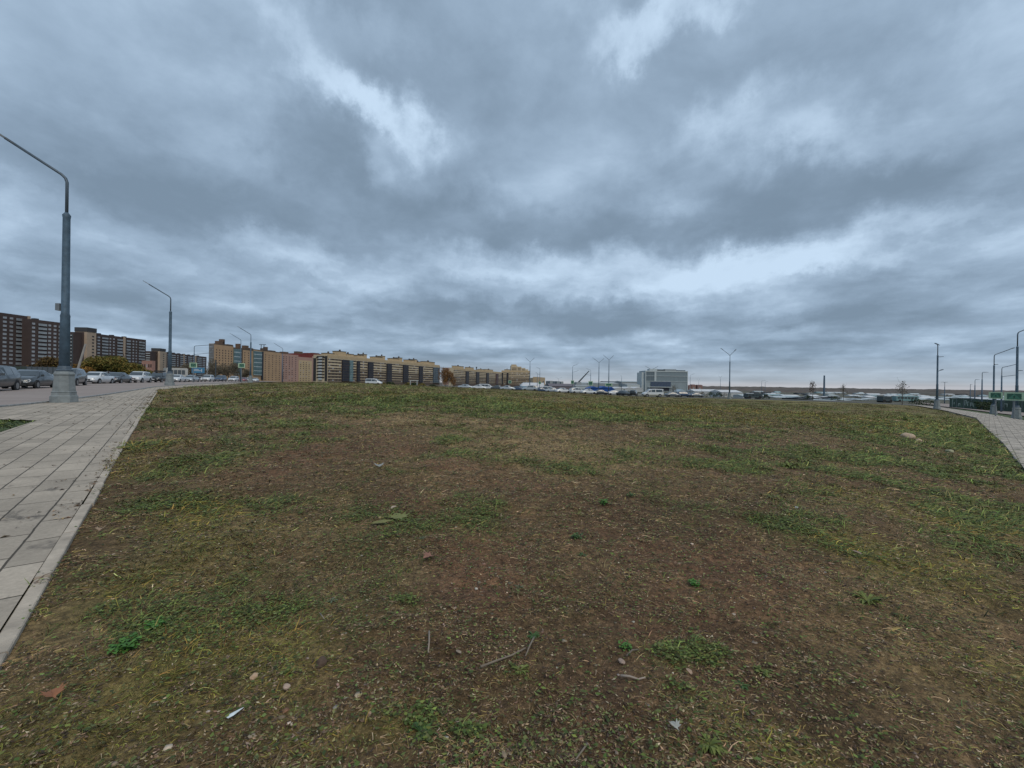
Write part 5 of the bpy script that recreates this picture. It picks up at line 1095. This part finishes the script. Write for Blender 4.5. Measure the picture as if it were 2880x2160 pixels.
# ================================================================ trees and bushes
def leaf_mat(name, c): return mat(name, c, .8, 0, .35, .8)
M_bark = mat('bark', (.075, .06, .05), .9, 0, .2, 3); M_birch = mat('birch_bark', (.35, .33, .30), .8, 0, .35, 3)
def leaves(cen, rad, n, sz, rg, shape='dome', hollow=.35):
    dome = cen[2] - rad[2] < .4
    """leaf clumps in an uneven crown made of several lobes"""
    lobes = [(np.array(cen) + np.array((rg.uniform(-.62, .62) * rad[0], rg.uniform(-.62, .62) * rad[1], rg.uniform(-.45, .55) * rad[2])), rg.uniform(.32, .55)) for _ in range(int(7 + rad[0] / 2))] + [(np.array(cen), .62)]
    if dome: lobes = [(np.array((a_ * rad[0], rg.uniform(-.4, .4) * rad[1], cen[2] - rad[2] + rad[2] * 2 * (1 - abs(a_) ** 1.7) * rg.uniform(.38, .52))), .30 * (1.15 - abs(a_) * .5)) for a_ in np.linspace(-.85, .8, int(9 + rad[0]))] * 2
    g = np.random.default_rng(rg.randrange(1 << 30)); w = np.array([l[1] ** 2 for l in lobes]); k = g.choice(len(lobes), n, p=w / w.sum())
    c = np.array([l[0] for l in lobes])[k]; s = np.array([l[1] for l in lobes])[k][:, None] * np.array(rad)[None]
    d = g.normal(size=(n, 3)); d /= np.linalg.norm(d, axis=1, keepdims=True); r = g.uniform(hollow, 1.05, (n, 1)) ** .6
    p = c + d * r * s; p[:, 2] = np.maximum(p[:, 2], cen[2] - rad[2] * .98)
    a = g.normal(size=(n, 3)); a /= np.linalg.norm(a, axis=1, keepdims=True); b_ = np.cross(a, g.normal(size=(n, 3))); b_ /= np.linalg.norm(b_, axis=1, keepdims=True)
    q = g.uniform(.5, 1.3, (n, 1)) * sz; V = np.stack([p - a * q, p - b_ * q * .6, p + a * q, p + b_ * q * .6], 1).reshape(-1, 3)
    return V, np.arange(n)[:, None] * 4 + np.arange(4)[None]
def tree(loc, label, h, w, colr, group=None, name='tree', cat='tree', trunk=M_bark, n=1400, sz=.22, crown0=.3, seed=1, depth=None, stems=1, bare=0, thin=1):
    rg = random.Random(seed); t = thing(name, label, cat, loc, 0, group); m = MB()
    for s_ in range(stems):
        ox = (s_ - (stems - 1) / 2) * w / max(stems, 1) * .7; oy = rg.uniform(-.2, .2) * w
        m.tube([(ox, oy, -.3), (ox + rg.uniform(-.1, .1) * w * .2, oy, h * .4), (ox + rg.uniform(-.1, .1) * w * .4, oy, h * .88)], [h * .022 * thin, h * .015 * thin, h * .004 * thin], 7)
        for k in range(5 + bare):
            z = h * rg.uniform(.25, .75); a = rg.uniform(0, 6.28); l = w * rg.uniform(.2, .5); m.tube([(ox, oy, z), (ox + math.cos(a) * l * .6, oy + math.sin(a) * l * .6, z + h * .10), (ox + math.cos(a) * l, oy + math.sin(a) * l, z + h * rg.uniform(.12, .28))], [h * .009 * thin, h * .005 * thin, h * .002 * thin], 5)
    m.build('trunk', trunk, t)
    if n:
        z0 = h * crown0; V, f = leaves((0, 0, (h + z0) / 2), (w / 2, (depth or w) / 2, (h - z0) / 2), n, sz, rg); g = rg
        cc = np.array([np.array(colr[i % len(colr)]) for i in range(len(V) // 4)]); npg = np.random.default_rng(seed); key = fbm(V[::4, 0] + V[::4, 1], V[::4, 2], 1.2 / max(sz * 3, .5), seed, 3)
        idx = np.clip((key * 1.8 - .4) * len(colr), 0, len(colr) - 1).astype(int); cc = np.array(colr)[idx] * npg.uniform(.65, 1.35, (len(idx), 1))
        me = np_mesh('crown', V, f, leaf_tint, np.repeat(cc, 4, 0)); add_obj('crown', me, None, t)
    return t
leaf_tint = tint_mat('foliage', .8, None)
OLIVE = [(.11, .11, .03), (.17, .15, .04), (.21, .15, .04)]; RUST = [(.22, .12, .03), (.28, .16, .04), (.17, .10, .035)]; BROWN = [(.085, .05, .03), (.11, .07, .035), (.07, .05, .035)]; BIRCH = [(.21, .105, .035), (.16, .08, .03), (.24, .13, .05)]; DGR = [(.025, .045, .020), (.035, .06, .025), (.05, .065, .03)]; GREYT = [(.15, .13, .095), (.12, .105, .075), (.18, .15, .10)]
tree(on_ground(312, 88), 'long low olive green bush behind the white cars', 7.9, 17, OLIVE, None, 'bush', 'bush', n=17000, sz=.19, crown0=.0, seed=2, depth=9)
tree(on_ground(226, 84), 'rust-orange left end of the scrub beside the big olive bush', 5.2, 7.5, RUST, None, 'bush', 'bush', n=3500, sz=.14, crown0=.0, seed=3, depth=4)
tree(on_ground(400, 96), 'reddish brown shrub right of the big olive bush', 4.6, 5.8, BROWN, None, 'bush', 'bush', n=2200, sz=.14, crown0=.05, seed=4)
tree(on_ground(140, 78), 'brown autumn trees behind the nearest lamp', 4.7, 5.5, [(.12, .075, .03), (.09, .06, .03), (.14, .095, .03)], None, 'tree', 'tree', n=4500, sz=.17, crown0=.1, seed=5, stems=3)
tree(on_ground(60, 70), 'low dark shrubs before the leftmost tower', 3.3, 10, [(.045, .045, .03), (.06, .05, .03)], None, 'bush', 'bush', n=3500, sz=.15, crown0=0, seed=6, stems=2)
GT = 'thin greyish trees in front of the orange block'
for i, (px, D, h, w, lab) in enumerate(((598, 165, 8.6, 6.5, 'leftmost thin grey tree before the orange block'), (614, 180, 7.5, 5, 'grey tree by the bare dark pole'), (638, 170, 8.0, 6, 'grey-brown tree left of the green crossing sign'), (662, 165, 7.6, 5.5, 'thin tree right behind the green crossing sign'), (526, 150, 7, 6, 'thin tree beyond the blue direction board'), (506, 140, 5.5, 5, 'small tree left of the blue direction board'), (690, 170, 5.0, 3.0, 'small tree at the foot of the third lamp'))):
    tree(on_ground(px, D), lab, h, w, GREYT, GT, n=2600, sz=.17, crown0=.12, seed=20 + i, bare=8)
GB = 'orange birches between the striped blocks'
for i, (px, D, h, w, lab) in enumerate(((1246, 232, 11.5, 5, 'leftmost orange birch beside the blue bay'), (1254, 240, 12.0, 5, 'second orange birch from the left'), (1262, 236, 11.0, 5, 'orange birch in front of the pink tower'), (1270, 240, 10.4, 4.6, 'orange birch touching the second striped block'))):
    tree(on_ground(px, D), lab, h, w, BIRCH, GB, 'birch_tree', 'tree', M_birch, n=1700, sz=.22, crown0=.04, seed=40 + i, bare=6)
GS = 'shrubs at the foot of the long striped block'
for i, (px, D, h, w, lab) in enumerate(((1056, 150, 2.4, 4.2, 'dark round shrub under the white van'), (1073, 152, 2.0, 3.4, 'small shrub right of the round one'), (1097, 155, 2.4, 4.0, 'dark green shrub below the third dark bay'), (1148, 158, 2.2, 3.6, 'shrub below the fourth dark bay'), (1164, 160, 2.8, 3.6, 'taller green shrub between two dark bays'), (1186, 160, 2.2, 4, 'brownish shrub below the fifth dark bay'), (1217, 165, 2.0, 5, 'low shrub near the blue bay'))):
    tree(on_ground(px, D), lab, h, w, DGR if i % 2 == 0 else OLIVE, GS, 'shrub', 'shrub', n=500, sz=.17, crown0=0, seed=60 + i)
GV = 'small trees along the verge beyond the field'
for i, (px, D, h, w, cs, lab) in enumerate(((1894, 150, 4.6, 3.4, GREYT, 'thin bare tree right of the white van'), (1900, 160, 3.0, 4, DGR, 'dark shrub beside the thin bare tree'), (1955, 170, 3.2, 4.4, DGR, 'dark shrub left of the first white shed'), (1975, 165, 3.6, 4.4, GREYT, 'greyish shrub before the first white shed'), (2000, 170, 3.6, 5, DGR, 'dark green shrub in the gap between the sheds'), (2022, 168, 3.4, 4, DGR, 'dark green shrub left of the tall lone lamp'), (2040, 175, 3, 5, GREYT, 'shrub behind the foot of the tall lone lamp'), (1756, 210, 4, 2.4, DGR, 'dark conical shrub before the white tents'), (1765, 200, 3.2, 4.4, DGR, 'dark bush before the white tents'), (1800, 190, 2.8, 5, DGR, 'dark bush left of the office building'),
    (2155, 150, 3.0, 2.4, DGR, 'small dark tree under the two faint lamps'), (2284, 140, 6.6, 2.4, [(.11, .06, .035), (.08, .05, .035)], 'slender rusty tree left of the dark chimney'), (2372, 142, 6.0, 2.0, GREYT, 'bare slender tree right of the dark chimney'), (2275, 150, 3.0, 3, DGR, 'dark bush at the foot of the slender rusty tree'), (2350, 155, 2.2, 4, DGR, 'low dark bush between the chimney and the bare tree'), (2542, 100, 6.4, 3.2, GREYT, 'leafless young tree left of the round-headed lamp'), (2412, 190, 3, 4, GREYT, 'greyish bush below the far sheds'))):
    tree(on_ground(px, D), lab, h, w, cs, GV, n=260 if cs is GREYT else 500, sz=.13, crown0=.25 if h > 4 else 0, seed=80 + i, bare=10 if cs is GREYT else 2, thin=.55)
# long dark hedge with pale marks on the right
def hedge(px0, px1, D0, D1, y_off, h, label, seed, cs=DGR, w=1.4):
    a = on_ground(px0, D0); b = on_ground(px1, D1); L_ = (b - a).length; n = int(L_ * 45); g = np.random.default_rng(seed); t = g.random(n); d = np.array((b - a)) / L_; nn = np.array((-d[1], d[0]))
    x = a.x + d[0] * L_ * t + nn[0] * g.normal(0, w / 3, n); y = a.y + d[1] * L_ * t + nn[1] * g.normal(0, w / 3, n); hh = h * (.8 + .4 * fbm(t * L_, t * 0, .4, seed, 3)); z = Gz(x, y) + hh * g.random(n) ** .7
    p = np.stack([x, y, z], 1); q = .17; v = g.normal(size=(n, 3)); v /= np.linalg.norm(v, axis=1, keepdims=True); u = np.cross(v, g.normal(size=(n, 3))); u /= np.linalg.norm(u, axis=1, keepdims=True)
    V = np.stack([p - v * q, p - u * q * .7, p + v * q, p + u * q * .7], 1).reshape(-1, 3); C = np.array(cs)[g.integers(0, len(cs), n)] * g.uniform(.6, 1.3, (n, 1))
    me = np_mesh('hedge', V, np.arange(n)[:, None] * 4 + np.arange(4)[None], leaf_tint, np.repeat(C, 4, 0)); o = add_obj('hedge', me); return tag(o, label, 'hedge')
hedge(2562, 2628, 118, 112, 0, 1.5, 'dark clipped hedge left of the round-headed lamp', 5)
hedge(2690, 2800, 112, 88, 0, 2.0, 'long dark green hedge behind the green framed signs', 6)
def banner_fence():
    a = on_ground(2672, 104); b = on_ground(2960, 84); d = (b - a); L_ = d.length; t = thing('banner_fence', 'dark green sheet fence with pale painted lettering on the right road', 'fence', a, math.atan2(d.y, d.x)); sl = (b.z - a.z)
    H = 2.4; n = 12
    for k in range(n):
        x0 = L_ * k / n; x1 = L_ * (k + 1) / n; z = sl * (k + .5) / n; MB().box(x0 + .04, x1 - .04, -.03, .03, z - .4, z + H).build('fence_panel', mat('green_sheet', (.05, .085, .065), .7, 0, .3, .6), t); MB().box(x0 - .04, x0 + .04, -.06, .06, z - .6, z + H + .1).build('post', M_galv, t)
    M_m = mat('pale_paint', (.34, .40, .35), .7, 0, .3, 2)
    def X(px): u = (px - 1440) / F; return (u * a.y - a.x) / (d.x / L_ - u * d.y / L_)
    for px, w, h, z0 in ((2679, 4, 1.7, .3), (2684, 2, .5, .9), (2696, 5, .7, .5), (2714, 5, 1.2, .8), (2722, 4, 1.0, .7), (2730, 5, .9, .6), (2738, 3, .8, .5), (2768, 9, .5, .7), (2824, 8, 1.1, .6), (2853, 7, 1.0, .7)):
        x = X(px); q = w * .075; z = sl * x / L_ + z0; m = MB(); m.box(x, x + .12, -.05, -.035, z, z + h).box(x + .121, x + q, -.05, -.035, z + h - .14, z + h)
        if w > 4: m.box(x + q, x + q + .12, -.05, -.035, z + h * .3, z + h)
        m.build('painted_mark', M_m, t)
banner_fence()
# fence by the left road
def left_fence():
    a = on_ground(-60, 58); b = on_ground(190, 66); d = b - a; L_ = d.length; t = thing('sheet_fence', 'grey-blue sheet fence behind the leftmost parked cars', 'fence', a, math.atan2(d.y, d.x)); n = 16; sl = b.z - a.z
    for k in range(n):
        z = sl * (k + .5) / n; x0 = L_ * k / n; x1 = L_ * (k + 1) / n; MB().box(x0 + .03, x1 - .03, -.02, .02, z - .2, z + 2.2).build('fence_panel', mat('fence_sheet', (.10, .115, .135), .6, 0, .15, .5) if k > 7 else mat('fence_sheet_green', (.045, .06, .05), .6, 0, .15, .5), t); MB().box(x0 - .04, x0 + .04, -.05, .05, z - .3, z + 2.3).build('post', M_dark, t)
left_fence()
# goalpost frame before the striped block
def goal():
    a = on_ground(1154, 150); b = on_ground(1173, 150); a.z = b.z = a.z; zt = P(1160, 1071, 150).z - a.z; t = thing('gantry_frame', 'pale thin frame like a goal before the long striped block', 'frame', a)
    x = b.x - a.x; MB().box(-.08, .08, -.08, .08, -.3, zt).build('post', M_lgrey, t); MB().box(x - .08, x + .08, -.08, .08, -.3, zt).build('post', M_lgrey, t); MB().box(-.08, x + .5, -.08, .08, zt + .001, zt + .18).build('crossbar', M_lgrey, t)
goal()
# ================================================================ small things lying on the field
def gpt(px, py):
    c, D = ground_at(px, py); c.z = float(surf(np.array([c.x]), np.array([c.y]))[0]); return c, D
def stone(px, py, wpx, label, col, flat=.6, seed=1, name='stone', cat='stone', group=None):
    c, D = gpt(px, py); w = wpx / F * D / 2; rg = random.Random(seed); bm = bmesh.new(); bmesh.ops.create_icosphere(bm, subdivisions=3, radius=1)
    o = [rg.uniform(0, 50) for _ in range(2)]
    for v in bm.verts:
        n = float(fbm(v.co.x * 1.3 + o[0] + v.co.z, v.co.y * 1.3 + o[1], 1, 3, 3)) - .5; v.co *= 1 + n * .7; v.co = Vector((v.co.x * w, v.co.y * w * .75, v.co.z * w * flat))
    me = bpy.data.meshes.new(name); bm.to_mesh(me); bm.free(); me.polygons.foreach_set('use_smooth', [True] * len(me.polygons)); ob = add_obj(name, me, mat('stone_%s' % '_'.join('%d' % (q * 100) for q in col), col, .85, 0, .2, 30, .002)); ob.location = c + Vector((0, 0, w * flat * .62)); ob.rotation_euler = (0, 0, rg.uniform(0, 3)); return tag(ob, label, cat, group)
TAN = (.50, .37, .26)
stone(2552, 1234, 30, 'larger tan stone of a pair lying near the right path', TAN, .7, 1)
stone(2583, 1243, 18, 'smaller tan stone touching the bigger one near the right path', TAN, .7, 2)
stone(2672, 1272, 24, 'yellowish flat stone in the green grass beside the right path', (.33, .32, .20), .5, 3)
stone(715, 1910, 21, 'rounded peach coloured pebble at the lower left', (.52, .36, .24), .8, 4, 'pebble', 'pebble')
stone(806, 1934, 24, 'elongated pale pink pebble right of the peach one', (.48, .36, .28), .5, 5, 'pebble', 'pebble')
stone(906, 1876, 38, 'dark brown clod of earth above the two pebbles', (.10, .065, .045), .7, 6, 'soil_clod', 'clod')
stone(820, 2036, 10, 'tiny pale pebble right of the white shard', (.52, .42, .32), .8, 7, 'pebble', 'pebble')
stone(792, 2020, 20, 'flat brown stone next to the tiny pale pebble', (.20, .15, .10), .5, 8, 'pebble', 'pebble')
stone(1040, 2021, 12, 'tiny peach pebble on reddish soil below the clod', (.50, .33, .22), .8, 9, 'pebble', 'pebble')
stone(640, 1850, 16, 'dull pink pebble under the left grass patch', (.30, .21, .17), .5, 10, 'pebble', 'pebble')
stone(1340, 1661, 9, 'small white pebble on the bare soil in the middle', (.55, .5, .42), .7, 11, 'pebble', 'pebble')
stone(1748, 1865, 22, 'pale pinkish stone by the short twig', (.36, .27, .22), .5, 12, 'pebble', 'pebble')
stone(2240, 1433, 9, 'small bright pebble in the grass on the right', (.6, .6, .55), .7, 13, 'pebble', 'pebble')
stone(1734, 2118, 12, 'tiny pebble at the bottom edge', (.34, .26, .2), .7, 14, 'pebble', 'pebble')
stone(950, 1930, 10, 'little reddish stone below the brown clod', (.42, .25, .2), .7, 15, 'pebble', 'pebble')
def twig(pts, r, label, col=(.22, .18, .14), name='twig'):
    P_ = []; base, D0 = gpt(*pts[len(pts) // 2])
    for i, (px, py) in enumerate(pts):
        c, D = gpt(px, py); P_.append(c - base + Vector((0, 0, .02 + .008 * math.sin(i * 2.1))))
    m = MB().tube(P_, [r * (1 - .5 * i / len(pts)) for i in range(len(pts))], 7); o = m.build(name, mat('twig_%d' % (col[0] * 100), col, .85, 0, .2, 20), None, True); o.location = base; return tag(o, label, 'twig')
twig([(1352, 1879), (1395, 1860), (1440, 1846), (1478, 1830)], .006, 'long curved pale twig in the lower middle')
twig([(1745, 1923), (1770, 1930), (1795, 1931), (1815, 1932)], .006, 'short bright twig left of the big green weed patch', (.34, .28, .23))
twig([(1502, 1795), (1490, 1825), (1478, 1848)], .005, 'short steep twig above the curved one')
twig([(1207, 1785), (1207, 1812), (1204, 1845)], .0055, 'upright looking pale twig left of the curved one', (.30, .24, .19))
twig([(1652, 2105), (1636, 2130), (1620, 2160)], .004, 'thin grey twig leaving the bottom edge')
twig([(1762, 1862), (1778, 1850), (1795, 1838)], .005, 'small forked stick beside the pinkish stone', (.17, .14, .11))
twig([(900, 1730), (912, 1760)], .004, 'tiny greyish twig above the clod', (.26, .22, .17))
twig([(2386, 1197), (2405, 1200), (2428, 1203)], .022, 'dry yellowish stick lying far back on the right', (.27, .21, .12), 'stick')
def leaf(px, py, wpx, label, col, kind='plain', rot=0, tilt=.3, name='fallen_leaf', cat='leaf', vein=None):
    c, D = gpt(px, py); s = wpx / F * D / 2; t = thing(name, label, cat, c + Vector((0, 0, .026)), rot)
    if kind == 'maple': out = [(0, -1), (.12, -.45), (.75, -.62), (.55, -.3), (1, .0), (.66, .12), (.85, .55), (.42, .38), (.32, .62), (0, 1.05), (-.32, .62), (-.42, .38), (-.85, .55), (-.66, .12), (-1, 0), (-.55, -.3), (-.75, -.62), (-.12, -.45)]
    elif kind == 'shard': out = [(-.30, -1), (.22, -.95), (.34, -.3), (.05, 1.15), (-.1, .6), (-.36, -.4)]
    else: out = [(0, -1), (.3, -.7), (.45, -.2), (.42, .3), (.2, .8), (0, 1.1), (-.2, .8), (-.42, .3), (-.45, -.2), (-.3, -.7)]
    vs = [(0, 0, .006)] + [(a * s, b * s, abs(a) * s * tilt + (b > .5) * s * .1) for a, b in out]; n = len(out)
    m = MB().add(vs, [(0, i + 1, (i + 1) % n + 1) for i in range(n)]); o = m.build('blade', mat('leaf_' + '_'.join('%d' % (q * 100) for q in col), col, .7, 0, .15, 30), t); o.modifiers.new('thickness', 'SOLIDIFY').thickness = .0012
    if kind != 'shard': MB().tube([(0, -s * .9, .004), (0, -s * 1.5, .012)], s * .03 + .0007, 5).build('stalk', mat('leaf_stalk', (.2, .15, .07), .8), t)
    return t
leaf(1122, 1457, 62, 'large yellow-green maple leaf left of the middle', (.17, .18, .06), 'maple', .6, .15)
leaf(1072, 1478, 56, 'narrow yellow-green leaf left of the maple leaf', (.19, .18, .06), 'plain', -1.2, .2)
leaf(1108, 1434, 24, 'pale dry curled leaf standing above the maple leaf', (.42, .34, .27), 'plain', -.5, .9)
leaf(1207, 1577, 42, 'reddish maple leaf on the bare soil', (.24, .12, .085), 'maple', 2.4, .5)
leaf(150, 1972, 54, 'orange crumpled maple leaf at the lower left', (.28, .12, .06), 'maple', 1.0, .7)
leaf(1938, 1905, 26, 'tan leaf standing in the big green weed patch', (.42, .29, .20), 'plain', .2, .9)
leaf(1898, 2082, 34, 'silvery shrivelled leaf near the bottom edge', (.38, .38, .34), 'maple', .4, .8)
leaf(1066, 1316, 30, 'silvery dead leaf among low weeds left of the middle', (.30, .31, .29), 'maple', .4, .6)
leaf(1418, 1838 + 300, 26, 'crumpled beige leaf near the bottom middle', (.27, .20, .13), 'plain', .4, .6)
leaf(282, 1498, 24, 'tan crumpled leaf beside the dark green patch near the path', (.34, .24, .16), 'maple', .4, .8)
leaf(1290, 1840, 22, 'small pale brown leaf right of the steep twig', (.28, .22, .16), 'plain', .9, .4)
leaf(2410, 1560, 26, 'brownish dead leaf in the grass on the right', (.28, .2, .15), 'plain', .3, .5)
leaf(660, 2032, 42, 'bright white pointed shard of plastic at the lower left', (.62, .68, .70), 'shard', -.55, .12, 'plastic_shard', 'litter')
def weed(px, py, wpx, label, cs, kind='rosette', seed=1, n=None, h=.5):
    c, D = gpt(px, py); s = wpx / F * D / 2; rg = random.Random(seed); t = thing('weed_plant', label, 'weed', c, rg.uniform(0, 6), None); n = int((n or 14) * (2.0 if kind == 'rosette' else 1.6))
    for q in range(2):
        m = MB()
        for k in range(n // 2):
            a = rg.uniform(0, 6.28); l = s * rg.uniform(.35, 1.1); w = l * (rg.uniform(.06, .13) if kind == 'rosette' else rg.uniform(.3, .42)); z0 = 0 if kind == 'rosette' else rg.uniform(0, s * .5)
            o = Vector((0, 0, z0)) if kind == 'rosette' else Vector((rg.uniform(-.6, .6) * s, rg.uniform(-.6, .6) * s, z0)); l = l if kind == 'rosette' else l * .45; w = w if kind == 'rosette' else w * .5
            d = Vector((math.cos(a), math.sin(a), 0)); e = Vector((-d.y, d.x, 0)); up = rg.uniform(.2, .8) * h
            pts = [o, o + d * l * .35 + Vector((0, 0, l * up * .6)), o + d * l * .75 + Vector((0, 0, l * up * .8)), o + d * l + Vector((0, 0, l * up * .45))]
            ws = [w * .25, w * .8, w, w * .1]; vs = []
            for p_, w_ in zip(pts, ws): vs += [p_ - e * w_ + Vector((0, 0, w_ * .4)), p_, p_ + e * w_ + Vector((0, 0, w_ * .4))]
            fs = []
            for i in range(3): fs += [(i * 3, i * 3 + 1, i * 3 + 4, i * 3 + 3), (i * 3 + 1, i * 3 + 2, i * 3 + 5, i * 3 + 4)]
            m.add(vs, fs)
        m.build('leaves' if q == 0 else 'young_leaves', mat('weed_%d_%d' % (cs[q][1] * 1000, cs[q][0] * 1000), cs[q], .6, 0, .2, 40), t, True)
    return t
BR = ((.055, .15, .025), (.08, .19, .03)); MG = ((.05, .105, .03), (.07, .13, .035)); GG = ((.11, .14, .08), (.14, .17, .10)); YG = ((.12, .15, .03), (.155, .18, .04))
weed(1698, 1419, 40, 'bright green weed clump right of the middle', BR, 'bush', 1, 40)
weed(1776, 1398, 30, 'fresh green weed right of the bright clump', MG, 'bush', 2, 26)
weed(1622, 1508, 40, 'dark green weed on bare ground below the bright clump', MG, 'bush', 3, 40)
weed(1770, 1500, 20, 'small lime green sprout right of the dark weed', YG, 'bush', 4, 16)
weed(1640, 1555, 34, 'flat green weed just under the dark one', MG, 'rosette', 5, 14)
weed(1187, 1524, 22, 'tiny star shaped pale weed left of the bare soil', GG, 'rosette', 6, 10)
weed(936, 1688, 36, 'pale green rosette with pointed leaves on brown soil', GG, 'rosette', 7, 12)
weed(1460, 1650, 34, 'grey-green low weed in the centre', GG, 'rosette', 8, 12)
weed(2222, 1316, 72, 'loose yellowish green weed with long leaves on the right slope', YG, 'rosette', 9, 16, .9)
weed(1500, 1780, 44, 'green weed with narrow leaves above the curved twig', MG, 'rosette', 10, 16)
weed(1952, 1640, 44, 'bright green weed tuft right of the centre', BR, 'bush', 11, 40)
weed(1462, 1880, 60, 'leafy light green weed at the end of the curved twig', YG, 'rosette', 12, 18)
weed(1758, 1828, 44, 'green weed above the forked stick', BR, 'bush', 13, 30)
weed(2085, 1915, 50, 'bluish green rosette right of the big weed patch', MG, 'rosette', 14, 22)
weed(2145, 1890, 44, 'yellow-green clump near the bluish rosette', YG, 'bush', 15, 34)
weed(1190, 2060, 90, 'broad leaved green weed at the bottom left of the middle', MG, 'rosette', 16, 20)
weed(1995, 2105, 76, 'yellow-green grassy tuft at the bottom edge', YG, 'rosette', 17, 44, .8)
weed(2440, 1695, 80, 'yellowish green tuft on the right slope', YG, 'rosette', 18, 30, .9)
weed(440, 1760, 70, 'vivid green clump at the left, upper part of the bright patch', BR, 'bush', 19, 60)
weed(350, 1830, 80, 'vivid green clump at the left, lower part of the bright patch', BR, 'bush', 20, 70)
